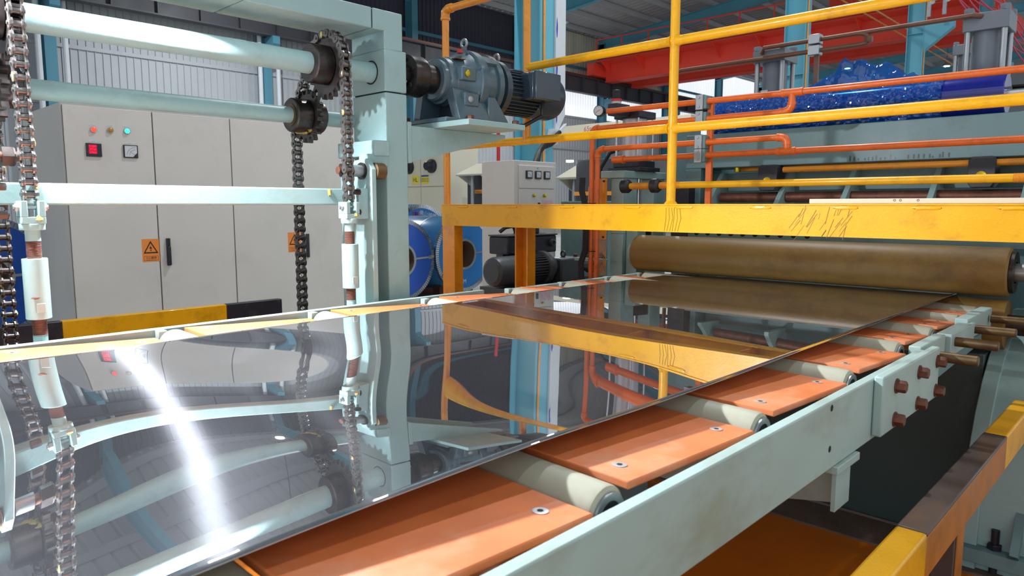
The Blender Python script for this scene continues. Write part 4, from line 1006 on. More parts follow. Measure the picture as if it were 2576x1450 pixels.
for xx in (-5.44, -4.36, -3.46, -2.42, -1.45):
    MB().prism([(10.60 * q, Z(1.50)), (10.60 * q, Z(0.90)), (9.95 * q, Z(0.90)), (9.95 * q, Z(0.96)), (10.48 * q, Z(1.50))], 'x', (xx - 0.035) * q, (xx + 0.035) * q).build('gusset', teal, ms, smooth=0, bevel=0.002)
hp = B('perforated_bar', teal_d, ms, -5.6 * q, -0.9 * q, 9.75 * q, 9.85 * q, Z(0.50), Z(0.66), bevel=0.003)
for i in range(10):
    xx = -5.45 + i * 0.185
    MB().cyl((xx * q, 9.75 * q - 0.0006, Z(0.585)), (xx * q, 9.75 * q + 0.001, Z(0.585)), 0.040 * q, n=14).build('hole', gap_d, hp)
B('drive_box', black_p, ms, -6.05 * q, -5.75 * q, 10.0 * q, 10.5 * q, Z(0.2), Z(1.28), bevel=0.004)
for xx in (-4.5, -1.88):
    bk = MB().prism([((xx - .14) * q, Z(1.27)), ((xx - .10) * q, Z(1.21)), ((xx + .10) * q, Z(1.21)), ((xx + .14) * q, Z(1.27)), ((xx + .14) * q, Z(1.53)), ((xx + .10) * q, Z(1.575)), ((xx - .10) * q, Z(1.575)), ((xx - .14) * q, Z(1.53))], 'y', 10.02 * q, 10.3 * q).build('bearing_block', black_p, ms, bevel=0.002)
    MB().lathe((xx * q, 10.02 * q, Z(1.345)), (0, -1, 0), [(0, 0.055 * q), (0.003, 0.055 * q), (0.001, 0.01 * q)], 24).build('brass_cap', gold, bk)
MB().cyl(Q((-5.12, 10.35, 1.50)), Q((-5.12, 10.35, 1.62)), 0.05 * q, n=14).build('adjusting_screw', gold, ms)
gh = random.Random(8)
for i in range(22):
    xx = -3.45 + 0.055 * i + 0.03 * gh.random()
    if 10 < i < 13: continue
    MB().box(xx * q, (xx + 0.02) * q, 10.2 * q - 0.0005, 10.2 * q, Z(1.59), Z(1.61 + 0.05 * gh.random())).build('grime_mark', char_m, cb, smooth=0)
# curved support plate at the operator side
cvp = [(9.85, -0.25), (9.4, -0.43), (9.05, -0.62), (8.78, -0.85), (8.55, -1.15), (8.40, -1.45), (8.30, -1.85), (8.26, -2.45), (8.26, -2.72), (10.5, -2.72), (10.5, -0.25)]
MB().prism([(a * q, Z(b)) for a, b in cvp], 'x', -1.50 * q, -1.35 * q).build('support_plate', teal, ms, smooth=30, bevel=0.003)
B('support_foot', teal_d, ms, -1.75 * q, 0.6 * q, 8.15 * q, 9.3 * q, 0.05, 0.10, bevel=0.003)
MB().prism([((a + 0.05) * q, Z(b)) for a, b in cvp], 'x', -1.35 * q, -0.3 * q).build('support_cover', teal, ms, smooth=30)
for xx in (-1.2, -0.6):
    MB().cyl((xx * q, 8.3 * q, 0.0), (xx * q, 8.3 * q, 0.17), 0.013, n=12).build('levelling_screw', black_p, ms)
    MB().hexa((xx * q, 8.3 * q, 0.10), (0, 0, 1), 0.024, 0.02).build('levelling_nut', black_p, ms)
MB().prism([(8.62 * q, Z(-1.6)), (8.1 * q, 0.12), (8.2 * q, 0.10), (8.9 * q, Z(-1.6))], 'x', -1.05 * q, -0.98 * q).build('support_rib', teal_d, ms, smooth=0)

# rods across the stand
def rod(label, y, z, x0, x1, r, mat, name='guide_rod', thr=None, cat='rod', grp='rods across the roll stand'):
    t = thing(name, label, cat, Q(((x0 + x1) / 2, y, z)), grp)
    MB().cyl(Q((x0, y, z)), Q((x1, y, z)), r * q, n=24).build('bar', mat, t)
    for (a, b) in (thr or ()):
        n = int((b - a) * q / 0.004); prof = [(0, r * q)]
        for i in range(n): prof += [(i * 0.004 + .0002, r * q), (i * 0.004 + .002, r * q * 1.10), (i * 0.004 + .0038, r * q)]
        MB().lathe(Q((a, y, z)), (1, 0, 0), prof, 18).build('thread', orange_y, t)
    return t
t = rod('yellow rod with threaded ends just above the walkway deck, in front of the roll stand', 8.75, 1.272, -6.02, 0.5, 0.045, yellow, thr=((-5.95, -5.15), (-1.36, -0.6)))
for xx in (-6.12, -5.62):
    MB().lathe(Q((xx - 0.0, 8.75, 1.272)), (1, 0, 0), [(0, 0.085 * q), (0.004, 0.1 * q), (0.10 * q, 0.1 * q), (0.14 * q, 0.07 * q)], 24).build('end_cap', black_p, t)
rod('dark yellow rod tucked right under the teal cross beam, front one', 10.1, 1.50, -4.3, 0.2, 0.040, orange_y)
rod('dark yellow rod tucked right under the teal cross beam, rear one', 10.5, 1.55, -5.2, 0.2, 0.036, orange_y)
rod('thick dark brown shaft passing through the gussets of the roll stand', 10.3, 1.115, -5.35, -0.8, 0.075, rust_b, 'brown_shaft')

# pneumatic cylinder with pressure gauge on the left housing
pc = thing('pneumatic_cylinder', 'silver pneumatic cylinder standing on the left housing of the roll stand', 'cylinder', Q((-6.62, 9.78, 1.53)))
X, Y = -6.62, 9.78
B('base_flange', black_p, pc, (X - .30) * q, (X + .30) * q, (Y - .30) * q, (Y + .30) * q, Z(1.53), Z(1.595), bevel=0.003)
B('lower_head', black_p, pc, (X - .24) * q, (X + .24) * q, (Y - .24) * q, (Y + .24) * q, Z(1.595), Z(1.70), bevel=0.004)
B('upper_head', black_p, pc, (X - .24) * q, (X + .24) * q, (Y - .24) * q, (Y + .24) * q, Z(2.36), Z(2.47), bevel=0.004)
MB().cyl(Q((X, Y, 1.69)), Q((X, Y, 2.37)), 0.195 * q, n=40).build('barrel', steel_s, pc)
for sx in (-1, 1):
    for sy in (-1, 1):
        MB().cyl(Q((X + sx * .205, Y + sy * .205, 1.68)), Q((X + sx * .205, Y + sy * .205, 2.40)), 0.018 * q, n=12).build('tie_rod', steel_b, pc)
rg = thing('pressure_regulator', 'black pressure regulator with round white gauge on top of the silver cylinder', 'regulator', Q((-6.64, 9.3, 2.40)))
B('body', black_p, rg, -6.74 * q, -6.55 * q, 9.2 * q, 9.538 * q, Z(2.38), Z(2.56), bevel=0.004)
MB().cyl(Q((-6.65, 9.31, 2.56)), Q((-6.65, 9.31, 2.60)), 0.075 * q, n=20).build('white_band', white_p, rg)
MB().cyl(Q((-6.65, 9.31, 2.60)), Q((-6.65, 9.31, 2.635)), 0.082 * q, n=20).build('red_ring', ink_r, rg)
MB().lathe(Q((-6.65, 9.31, 2.635)), (0, 0, 1), [(0, 0.055 * q), (0.10 * q, 0.06 * q), (0.13 * q, 0.058 * q), (0.14 * q, 0.045 * q)], 14).build('knob', black_r, rg)
gd = Vector((0.30, -0.95, 0)).normalized(); gp_ = Vector(Q((-6.86, 9.14, 2.46)))
gg = MB().lathe(gp_, gd, [(-0.03, 0.085 * q), (0.004, 0.085 * q), (0.006, 0.078 * q)], 28).build('gauge_case', black_p, rg)
MB().lathe(gp_, gd, [(0.0055, 0.072 * q), (0.0075, 0.072 * q)], 28).build('gauge_face', white_p, gg)
gr_ = Vector((0, 0, 1)).cross(gd).normalized()
m = MB()
for i in range(9):
    a = -0.7 + i * (pi + 1.4) / 8; c = gp_ + gd * 0.0079 + (gr_ * cos(a) + Vector((0, 0, 1)) * sin(a)) * 0.058 * q
    m.cbox(c, (0.0016, 0.0016, 0.0016))
m.build('gauge_ticks', ink, gg, smooth=0)
nd = (gr_ * -0.85 + Vector((0, 0, -0.5))).normalized()
MB().tube([gp_ + gd * 0.008 - nd * 0.01, gp_ + gd * 0.008 + nd * 0.02], 0.0008, 5).build('needle', ink, gg)
tag(MB().tube([Q((-6.9, 9.9, 1.95)), Q((-7.08, 9.75, 1.85)), Q((-7.15, 9.6, 1.6)), Q((-7.12, 9.5, 1.3))], 0.010, 10).build('air_hose', black_r), 'curved black air hose left of the silver cylinder', 'hose')

# yellow side guard with mesh
yg = thing('side_guard', 'yellow sheet guard with mesh below, left of the roll stand housing', 'guard', Q((-6.85, 9.12, 0)))
MB().prism([(-7.02 * q, Z(0.46)), (-6.67 * q, Z(0.46)), (-6.67 * q, Z(1.41)), (-6.88 * q, Z(1.41)), (-7.02 * q, Z(1.28))], 'y', 9.10 * q, 9.13 * q).build('plate', orange_y, yg, smooth=0, bevel=0.001)
for zz in (1.37, 0.50): MB().cyl(Q((-6.71, 9.10, zz)), Q((-6.71, 9.085, zz)), 0.017 * q, n=12).build('bolt', black_p, yg)
m = MB()
for i in range(13):
    for s in (-1, 1):
        xa_ = -6.98 + i * 0.027
        m.tube([Q((xa_ if s > 0 else xa_, 9.115, 0.45)), Q((min(-6.67, max(-7.0, xa_ + s * 0.17)), 9.115, 0.45 - 0.28)), Q((xa_, 9.115, 0.45 - 0.56))], 0.0011, 4)
m.build('wire_mesh', orange_y, yg, smooth=0)['kind'] = 'stuff'
MB().box(-7.3 * q, -6.66 * q, 9.12 * q, 9.16 * q, Z(0.10), Z(0.15)).build('arm', teal, ms)

# orange pipe runs and their rack
py_ = 8.9; r1 = 0.0135
def elbow(m, a, b, c, r):
    a, b, c = Vector(a), Vector(b), Vector(c); pts = []
    for i in range(9):
        f = i / 8; pts.append(a.lerp(b, f).lerp(b.lerp(c, f), f))
    m.tube(pts, r, 14)
def collar(m, p, d, r=r1 * 1.32): m.lathe(Vector(p) - Vector(d) * 0.006, d, [(0, r), (0.012, r)], 18)
pa = thing('orange_pipe_run', 'upper orange pipe run of the rack, two lines joined by a tee', 'pipe', Q((-4.9, py_, 2.27)), 'orange pipe runs in front of the roll stand')
MB().tube([Q((-6.52, py_, 2.40)), Q((-1.0, py_, 2.365))], r1, 16).build('pipe', orange, pa)
MB().tube([Q((-6.72, py_, 2.165)), Q((-3.85, py_, 2.155))], r1, 16).build('pipe', orange, pa)
MB().tube([Q((-6.80, py_, 2.08)), Q((-6.80, py_, -1.6))], r1, 16).build('pipe', orange, pa)
m = MB(); elbow(m, Q((-6.80, py_, 2.06)), Q((-6.80, py_, 2.165)), Q((-6.70, py_, 2.165)), r1 * 1.25); collar(m, Q((-6.70, py_, 2.165)), (1, 0, 0)); m.build('elbow', orange, pa)
m = MB(); elbow(m, Q((-3.84, py_, 2.155)), Q((-3.72, py_, 2.155)), Q((-3.72, py_, 2.26)), r1 * 1.25); collar(m, Q((-3.84, py_, 2.155)), (1, 0, 0)); collar(m, Q((-3.72, py_, 2.25)), (0, 0, 1)); m.build('elbow', orange, pa)
m = MB(); m.tube([Q((-3.83, py_, 2.383)), Q((-3.60, py_, 2.382))], r1 * 1.25, 16); m.tube([Q((-3.72, py_, 2.38)), Q((-3.72, py_, 2.25))], r1 * 1.1, 16); collar(m, Q((-3.83, py_, 2.383)), (1, 0, 0)); collar(m, Q((-3.60, py_, 2.382)), (1, 0, 0)); m.build('tee', orange, pa)
pb = thing('orange_pipe_run', 'lower orange pipe run of the rack, two lines joined by an elbow and tee', 'pipe', Q((-4.9, py_, 1.75)), 'orange pipe runs in front of the roll stand')
MB().tube([Q((-6.60, py_, 1.845)), Q((-3.87, py_, 1.845))], r1, 16).build('pipe', orange, pb)
MB().tube([Q((-6.30, py_, 1.675)), Q((-1.0, py_, 1.665))], r1, 16).build('pipe', orange, pb)
MB().tube([Q((-6.69, py_, 1.76)), Q((-6.69, py_, -1.6))], r1, 16).build('pipe', orange, pb)
m = MB(); elbow(m, Q((-6.69, py_, 1.74)), Q((-6.69, py_, 1.845)), Q((-6.58, py_, 1.845)), r1 * 1.25); collar(m, Q((-6.58, py_, 1.845)), (1, 0, 0)); collar(m, Q((-6.69, py_, 1.74)), (0, 0, 1)); m.build('elbow', orange, pb)
m = MB(); elbow(m, Q((-3.87, py_, 1.845)), Q((-3.76, py_, 1.845)), Q((-3.76, py_, 1.76)), r1 * 1.25); collar(m, Q((-3.87, py_, 1.845)), (1, 0, 0)); collar(m, Q((-3.76, py_, 1.765)), (0, 0, 1)); m.build('elbow', orange, pb)
m = MB(); m.tube([Q((-3.86, py_, 1.67)), Q((-3.66, py_, 1.67))], r1 * 1.25, 16); m.tube([Q((-3.76, py_, 1.67)), Q((-3.76, py_, 1.77))], r1 * 1.1, 16); collar(m, Q((-3.86, py_, 1.67)), (1, 0, 0)); collar(m, Q((-3.66, py_, 1.67)), (1, 0, 0)); m.build('tee', orange, pb)
m = MB(); m.tube([Q((-6.40, py_, 1.675)), Q((-6.22, py_, 1.675))], r1 * 1.3, 16); collar(m, Q((-6.22, py_, 1.675)), (1, 0, 0), r1 * 1.55); m.build('coupling', orange, pb)
rk = thing('pipe_rack', 'orange upright flat bar holding four grey pipe clamps', 'pipe rack', Q((-4.88, py_ + 0.1, 1.55)))
B('upright', orange, rk, -4.90 * q, -4.82 * q, (py_ + 0.06) * q, (py_ + 0.11) * q, Z(1.0), Z(2.44))
for zz in (2.375, 2.16, 1.845, 1.67):
    cl_ = B('clamp', teal_d, rk, -5.0 * q, -4.86 * q, (py_ - 0.05) * q, (py_ + 0.07) * q, Z(zz - 0.085), Z(zz + 0.085), bevel=0.002)
    B('clamp_plate', steel_g, cl_, -5.01 * q, -4.90 * q, (py_ - 0.075) * q, (py_ - 0.05) * q, Z(zz - 0.10), Z(zz + 0.10), bevel=0.003)
    for s in (-1, 1): MB().hexa(Q((-4.955, py_ - 0.075, zz + s * 0.06)), (0, -1, 0), 0.006, 0.004).build('clamp_bolt', steel_g, cl_)
cbn = thing('cable_bundle', 'black cable bundle tied along the upright orange pipes', 'cable', Q((-6.86, 8.85, 0)))
for k in range(3):
    o_ = 0.03 * (k - 1)
    MB().tube([Q((-6.98 + o_, 8.9, 1.42)), Q((-6.96 + o_, 8.86, 1.22)), Q((-6.86 + o_, 8.82, 1.0)), Q((-6.84 + o_, 8.82, 0.6)), Q((-6.85 + o_, 8.82, 0.3)), Q((-6.93 + o_, 8.82, 0.1)), Q((-6.92 + o_, 8.82, -0.12)), Q((-6.84 + o_, 8.82, -0.3)), Q((-6.84 + o_, 8.82, -1.4))], 0.0085, 8).build('cable', black_r, cbn)
for zz in (1.02, 0.28, -0.35): MB().ring(Q((-6.80, 8.86, zz)), (0, 0, 1), 0.115 * q, 0.118 * q, 0.004, 20).build('cable_tie', black_r, cbn)

# roll of blue film on the cross beam
fr = thing('film_roll', 'roll of blue protective film in crinkled wrap lying on the teal beam', 'film roll', Q((-3.7, 10.45, 2.33)))
MB().lathe(Q((-5.60, 10.45, 2.33)), (1, 0, 0), [(0, 0.235 * q), (0.004, 0.245 * q), (3.85 * q - 0.004, 0.245 * q), (3.85 * q, 0.235 * q)], 48).build('roll', film_m, fr)
m_w = bpy.data.materials.new('clear_blue_wrap'); m_w.use_nodes = True
nt = m_w.node_tree; N = nt.nodes; L = nt.links; b = N['Principled BSDF']
b.inputs['Base Color'].default_value = (0.01, 0.14, 0.55, 1); b.inputs['IOR'].default_value = 2.0; b.inputs['Roughness'].default_value = 0.07; b.inputs['Coat Weight'].default_value = 0.8; b.inputs['Coat Roughness'].default_value = 0.03
tr = N.new('ShaderNodeBsdfTransparent'); tr.inputs[0].default_value = (0.30, 0.66, 0.95, 1)
mx = N.new('ShaderNodeMixShader'); mx.inputs[0].default_value = 0.42
L.new(tr.outputs[0], mx.inputs[1]); L.new(b.outputs[0], mx.inputs[2]); L.new(mx.outputs[0], N['Material Output'].inputs['Surface'])
from mathutils import noise as mnoise
vs = []; fs = []; nu, nv = 230, 90
for j in range(nu + 1):
    xx = -5.58 + (3.18) * j / nu
    for i in range(nv):
        a = 2 * pi * i / nv
        p = Vector((xx * 3.0, 2.4 * cos(a), 2.4 * sin(a)))
        p += 0.5 * Vector((mnoise.noise(p * 0.9), mnoise.noise(p * 0.9 + Vector((5, 2, 1))), 0))
        n1 = abs(mnoise.noise(p * 1.5)); n2 = abs(mnoise.noise(p * 3.4 + Vector((9, 1, 4)))); n3 = abs(mnoise.noise(p * 7.0 + Vector((2, 7, 4))))
        rr = 0.248 + 0.045 * n1 + 0.045 * n2 + 0.018 * n3
        up = max(0.0, sin(a))
        rr += (0.36 * max(0, 1 - abs(xx + 3.62) / 0.75) ** 1.5 * up ** 9 + 0.20 * max(0, 1 - abs(xx + 3.12) / 0.5) * up ** 12) * (0.85 + 0.5 * n1)
        vs.append(Q((xx, 10.45 - rr * cos(a), 2.33 + rr * sin(a))))
for j in range(nu):
    for i in range(nv):
        k = (i + 1) % nv
        fs.append((j * nv + i, j * nv + k, (j + 1) * nv + k, (j + 1) * nv + i))
MB().add(vs, fs).build('crinkled_wrap', m_w, fr, smooth=14, label='translucent crinkled blue plastic wrap')
MB().cyl(Q((-1.76, 10.45, 2.33)), Q((-0.6, 10.45, 2.33)), 0.085 * q, n=24).build('shaft', steel_b, fr)
B('key_slot', gap_d, fr, -1.70 * q, -1.45 * q, 10.36 * q, 10.40 * q, Z(2.395), Z(2.415))

# hydraulic cylinders on the rear stand
rs_ = thing('rear_stand', 'teal rear machine stand behind the film roll carrying the hydraulic cylinders', 'machine', Q((-3.7, 12.3, 0)))
rs_.location.z = 0
B('frame', teal_d, rs_, -6.2 * q, -1.6 * q, 11.91 * q, 12.8 * q, 0, Z(1.9), bevel=0.005)
B('pedestal', teal_d, rs_, -7.0 * q, -6.4 * q, 11.7 * q, 12.3 * q, 0, Z(2.1), bevel=0.005)
B('housing', teal_d, rs_, -6.75 * q, -6.45 * q, 11.2 * q, 11.6 * q, 0, Z(2.35), bevel=0.005)
def hyd(label, x, y, z0, z1, r, zh):
    t = thing('hydraulic_cylinder', label, 'cylinder', Q((x, y, z0)), 'grey hydraulic cylinders behind the film roll')
    hw = r * 1.38
    MB().cyl(Q((x, y, z0)), Q((x, y, z1)), r * q, n=32).build('barrel', hyd_m, t)
    B('head_block', hyd_m, t, (x - hw) * q, (x + hw) * q, (y - hw) * q, (y + hw) * q, Z(z1), Z(zh), bevel=0.003)
    B('base_block', hyd_m, t, (x - hw) * q, (x + hw) * q, (y - hw) * q, (y + hw) * q, Z(z0), Z(z0 + 0.15), bevel=0.003)
    for sx in (-1, 1):
        for sy in (-1, 1):
            p = (x + sx * hw * .78, y + sy * hw * .78)
            MB().cyl(Q((*p, z0)), Q((*p, zh + 0.05)), 0.2 * r * q, n=14).build('tie_rod', steel_g, t)
            MB().hexa(Q((*p, zh)), (0, 0, 1), 0.34 * r * q, 0.10 * r * q * 4).build('nut', hyd_m, t)
    return t
h1 = hyd('grey hydraulic cylinder left of the blue film peak', -5.42, 12.2, 1.9, 3.40, 0.20, 3.60)
B('label_sticker', white_p, h1, -5.56 * q, -5.44 * q, 11.99 * q, 11.995 * q, Z(2.75), Z(2.95))
h2 = hyd('tall grey hydraulic cylinder in the upper right corner', -2.32, 12.2, 1.9, 3.42, 0.20, 3.66)
B('label_sticker', white_p, h2, -2.44 * q, -2.22 * q, 11.985 * q, 11.99 * q, Z(2.70), Z(2.78))
hyd('small grey hydraulic cylinder further back at upper right', -3.62, 17.2, -2.73, 4.02, 0.16, 4.22)
bp2 = thing('brown_oil_pipe', 'brown oil pipe joining the two large hydraulic cylinders, upper line', 'pipe', Q((-4, 11.85, 3.68)), 'brown oil pipes')
MB().tube([Q((-5.52, 11.9, 3.55)), Q((-5.45, 11.8, 3.61)), Q((-2.45, 11.8, 3.61)), Q((-2.38, 11.92, 3.61))], 0.0125, 12).build('pipe', brown_pipe, bp2)
m = MB(); elbow(m, Q((-4.02, 11.8, 3.61)), Q((-3.80, 11.8, 3.61)), Q((-3.80, 11.8, 3.50)), 0.013); m.build('branch', brown_pipe, bp2)
MB().hexa(Q((-3.80, 11.8, 3.54)), (0, 0, -1), 0.022, 0.03).build('union', brown_pipe, bp2)
bp3 = thing('brown_oil_pipe', 'brown oil pipe below the upper line, dropping behind the yellow post', 'pipe', Q((-5.5, 11.85, 3.5)), 'brown oil pipes')
MB().tube([Q((-3.80, 11.8, 3.51)), Q((-3.82, 11.8, 3.45)), Q((-3.92, 11.8, 3.44)), Q((-7.0, 11.8, 3.44)), Q((-7.15, 11.8, 3.40)), Q((-7.2, 11.8, 3.25)), Q((-7.2, 11.8, 1.0))], 0.0125, 12).build('pipe', brown_pipe, bp3)
MB().box(-4.62 * q, -4.55 * q, 11.83 * q, 11.88 * q, Z(1.9), Z(3.66)).build('strut', brown_pipe, bp3)
for zz in (3.61, 3.44): MB().box(-4.68 * q, -4.50 * q, 11.70 * q, 11.86 * q, Z(zz - .075), Z(zz + .075)).build('clamp', steel_g, bp3, bevel=0.003)

# ------------------------------------------------------------------ things behind the walkway's left end
cbx = thing('control_box', 'light grey free-standing control box with three meters behind the walkway', 'cabinet', Q((-10.1, 10.8, 0)))
cbx.location.z = 0
B('body', cab_w, cbx, -10.55 * q, -9.65 * q, 10.15 * q, 11.42 * q, 0, Z(1.87), bevel=0.004)
X = -9.65 * q
dr = B('meter_door', cab_w, cbx, X - 0.002, X + 0.008, 10.28 * q, 11.34 * q, Z(1.33), Z(1.78), bevel=0.003)
for yy in (10.55, 10.82, 11.09):
    B('meter_case', black_p, dr, X + 0.008, X + 0.020, (yy - .085) * q, (yy + .085) * q, Z(1.52), Z(1.68), bevel=0.002)
    B('dial', white_p, dr, X + 0.020, X + 0.0205, (yy - .06) * q, (yy + .06) * q, Z(1.55), Z(1.66))
    MB().tube([(X + 0.021, (yy + 0.05) * q, Z(1.56)), (X + 0.021, (yy - 0.04) * q, Z(1.63))], 0.0008, 4).build('needle', ink, dr)
d2 = B('lower_door', cab_w, cbx, X - 0.002, X + 0.008, 10.28 * q, 11.34 * q, Z(-1.5), Z(1.31), bevel=0.003)
for yy in (10.70, 11.02): MB().lathe((X + 0.008, yy * q, Z(1.19)), (1, 0, 0), [(0, 0.012), (0.012, 0.011), (0.02, 0.007)], 14).build('knob', gold, d2)
MB().cyl((X, 10.82 * q, Z(1.74)), (X + 0.012, 10.82 * q, Z(1.74)), 0.006, n=10).build('pilot_lamp', MATS['teal_machine_paint'], dr)
B('switch_slot', black_p, d2, X + 0.008, X + 0.013, 10.83 * q, 10.89 * q, Z(0.86), Z(1.05))
B('notice', paper_p, d2, X + 0.008, X + 0.009, 10.96 * q, 11.28 * q, Z(0.82), Z(1.10))
wt = MB().add([(X + 0.009, 10.42 * q, Z(0.10)), (X + 0.009, 10.75 * q, Z(0.10)), (X + 0.009, 10.585 * q, Z(0.42))], [(0, 1, 2)]).build('warning_triangle', sign_y, d2, smooth=0)

pm = thing('pump_motor', 'dark grey finned pump motor with flange and gearbox on the floor behind the walkway', 'motor', Q((-8.6, 9.8, -0.7)))
px, pz = -8.6, -0.14
def pl(nm, prof, mat=char_m): return MB().lathe((px * q, 0, Z(pz)), (0, 1, 0), [(a * q, r * q) for a, r in prof], 32).build(nm, mat, pm)
pl('fan_cover', [(8.48, 0.18), (8.52, 0.24), (8.58, 0.26), (9.1, 0.26)])
pl('motor_body', [(9.1, 0.215), (9.75, 0.215)])
fin = MB()
for i in range(32):
    R = Matrix.Rotation(2 * pi * i / 32, 3, 'Y')
    fin.obox(Vector((px * q, 9.42 * q, Z(pz))) + R @ Vector((0.235 * q, 0, 0)), (0.05 * q, 0.62 * q, 0.012 * q), R)
fin.build('cooling_fins', char_m, pm, smooth=0)
pl('flange', [(9.72, 0.26), (9.74, 0.30), (9.82, 0.31), (9.86, 0.26), (10.1, 0.16)])
B('gearbox', char_m, pm, (px - .25) * q, (px + .25) * q, 10.05 * q, 10.75 * q, Z(pz - .3), Z(pz + .16), bevel=0.012)
MB().torus(Q((px, 10.4, pz + 0.22)), (0, 1, 0), 0.018, 0.006).build('eye_bolt', char_m, pm)
MB().cyl(Q((px + 0.1, 10.65, pz + .16)), Q((px + 0.1, 10.65, pz + .21)), 0.014, n=10).build('filler_cap', rust_b, pm)
pl('output_hub', [(10.75, 0.14), (11.2, 0.14), (11.22, 0.2), (11.5, 0.2)], steel_d)
B('skid', char_m, pm, (px - .4) * q, (px + .4) * q, 8.6 * q, 11.3 * q, 0, Z(pz - .28))
pk = thing('vacuum_pump', 'black box-shaped pump above the finned motor behind the walkway leg', 'pump', Q((-9.0, 9.5, 0.03)))
B('case', black_p, pk, -9.20 * q, -8.72 * q, 9.02 * q, 10.35 * q, Z(0.12), Z(0.44), bevel=0.010)
B('lid', char_m, pk, -9.20 * q, -8.70 * q, 9.0 * q, 10.36 * q, Z(0.44), Z(0.47), bevel=0.004)
MB().lathe(Q((-8.72, 10.2, 0.30)), (1, 0, 0), [(0, 0.07 * q), (0.02, 0.07 * q), (0.022, 0.04 * q), (0.012, 0.03 * q)], 20).build('port', char_m, pk)
B('stand', char_m, pk, -9.19 * q, -9.02 * q, 9.2 * q, 10.2 * q, 0, Z(0.12))
MB().tube([Q((-9.0, 9.1, 0.52)), Q((-8.95, 9.2, 0.60)), Q((-8.95, 9.4, 0.62)), Q((-8.98, 9.5, 0.5))], 0.012, 8).build('hose', black_r, pk)
B('valve_block', black_p, pk, -9.05 * q, -8.80 * q, 9.5 * q, 9.95 * q, Z(0.47), Z(0.60), bevel=0.006)

gc = thing('hydraulic_tank', 'teal hydraulic tank with a framed level glass behind the upright orange pipes', 'tank', Q((-9.5, 12.4, 0)))
gc.location.z = 0
B('body', teal_d, gc, -10.0 * q, -8.75 * q, 12.0 * q, 13.2 * q, 0, Z(1.08), bevel=0.005)
B('level_frame', steel_g, gc, -9.30 * q, -9.17 * q, 11.97 * q, 12.0 * q, Z(-0.12), Z(0.26), bevel=0.004)
B('level_glass', gap_d, gc, -9.27 * q, -9.20 * q, 11.96 * q, 11.97 * q, Z(-0.03), Z(0.17))
B('level_float', stub_m, gc, -9.255 * q, -9.215 * q, 11.955 * q, 11.96 * q, Z(0.0), Z(0.09))

# steel coils
def coil(label, x, y, z, r, ln, mb, me, tx=None, band=True):
    t = thing('steel_coil', label, 'coil', Q((x - ln / 2, y, z - r)), 'blue wrapped steel coils')
    p = Q((x, y, z)); rq = r * q; hole = 0.36 * rq; D = (-1, 0, 0)
    n = 56; m = MB(); prof = [(0.0, hole), (0.0, rq * 0.97), (0.03, rq), (ln * q - 0.03, rq), (ln * q, rq * 0.97), (ln * q, hole)]
    m.lathe(p, D, prof + [prof[0]], n, caps=False); m.build('wrap', mb, t)
    MB().ring((p[0] + 0.004, p[1], p[2]), D, hole * 1.12, rq * 0.90, 0.003, 56).build('end_face', me, t)
    m = MB()
    for i in range(110):
        a = 2 * pi * i / 110; w = 2 * pi / 110 * 0.78
        vv = []
        for (rr, xx) in ((rq * 0.90, 0.007), (rq * 1.003, 0.003), (rq * 1.006, -0.05)):
            for aa in (a, a + w): vv.append((p[0] + xx, p[1] + rr * cos(aa), p[2] + rr * sin(aa)))
        m.add(vv, [(0, 1, 3, 2), (2, 3, 5, 4)])
    m.build('edge_protector', steel_b, t, smooth=0)
    MB().ring((p[0] + 0.012, p[1], p[2]), D, hole * 0.97, hole * 1.14, 0.02, 48).build('bore_ring', steel_g, t)
    m = MB(); m.lathe(p, D, [(0, hole * .985), (ln * q, hole * .985)], 40, caps=False); m.build('core', card, t)
    if band:
        for a in (0.05, 2.5, 3.75):
            R = Matrix.Rotation(a, 3, 'X')
            MB().obox(Vector((p[0] + 0.011, p[1], p[2])) + R @ Vector((0, rq * 0.66, 0)), (0.004, rq * 0.64, 0.024), R).build('strap', steel_g, t)
            MB().obox(Vector((p[0] + 0.015, p[1], p[2])) + R @ Vector((0, rq * 0.86, 0)), (0.006, 0.07, 0.05), R).build('strap_seal', steel_b, t)
    MB().ring((p[0] - ln * q * 0.45, p[1], p[2]), D, rq * 0.995, rq * 1.004, 0.035, 56).build('girth_strap', steel_g, t)
    if tx:
        text('coil_lettering', tx, rq * 0.15, ink_w, t, (p[0] + 0.006, p[1] + rq * 0.22, p[2] + rq * 0.72), (0, 1, -0.22), (0, 0.22, 1), lift=0.0)
        for k, (mm, dx) in enumerate(((ink_r, -0.30), (ink_b, -0.23), (ink_r, -0.16))):
            MB().tube([(p[0] + 0.008, p[1] + rq * dx, p[2] + rq * (0.66 + .02 * k)), (p[0] + 0.008, p[1] + rq * (dx + .05), p[2] + rq * 0.72), (p[0] + 0.008, p[1] + rq * (dx + .03), p[2] + rq * 0.80)], rq * 0.02, 6).build('logo_stroke', mm, t)
    for f in (0.2, 0.8):
        B('cradle', rust_b, t, p[0] - ln * q * f - .07, p[0] - ln * q * f + .07, p[1] - rq * .6, p[1] + rq * .6, 0, p[2] - rq * .82)
    return t
c1 = coil('blue wrapped steel coil right behind the walkway leg, with pale blue face', -20.7, 18.95, -0.92, 1.48, 3.4, coil_b, coil_e)
text('coil_lettering', 'LHM', 0.08, ink_w, c1, (-20.7 * q + 0.006, 18.8 * q, Z(-2.0)), (0, 1, 0), (0, 0, 1), lift=0.0)
coil('blue wrapped steel coil with deep blue face, right beside the gantry column', -20.7, 15.9, -1.0, 1.50, 3.6, coil_b, coil_e2)
coil('blue wrapped steel coil in the back row with white lettering', -26.0, 21.1, -0.72, 1.75, 1.6, coil_b, coil_e, '佛山诚德')
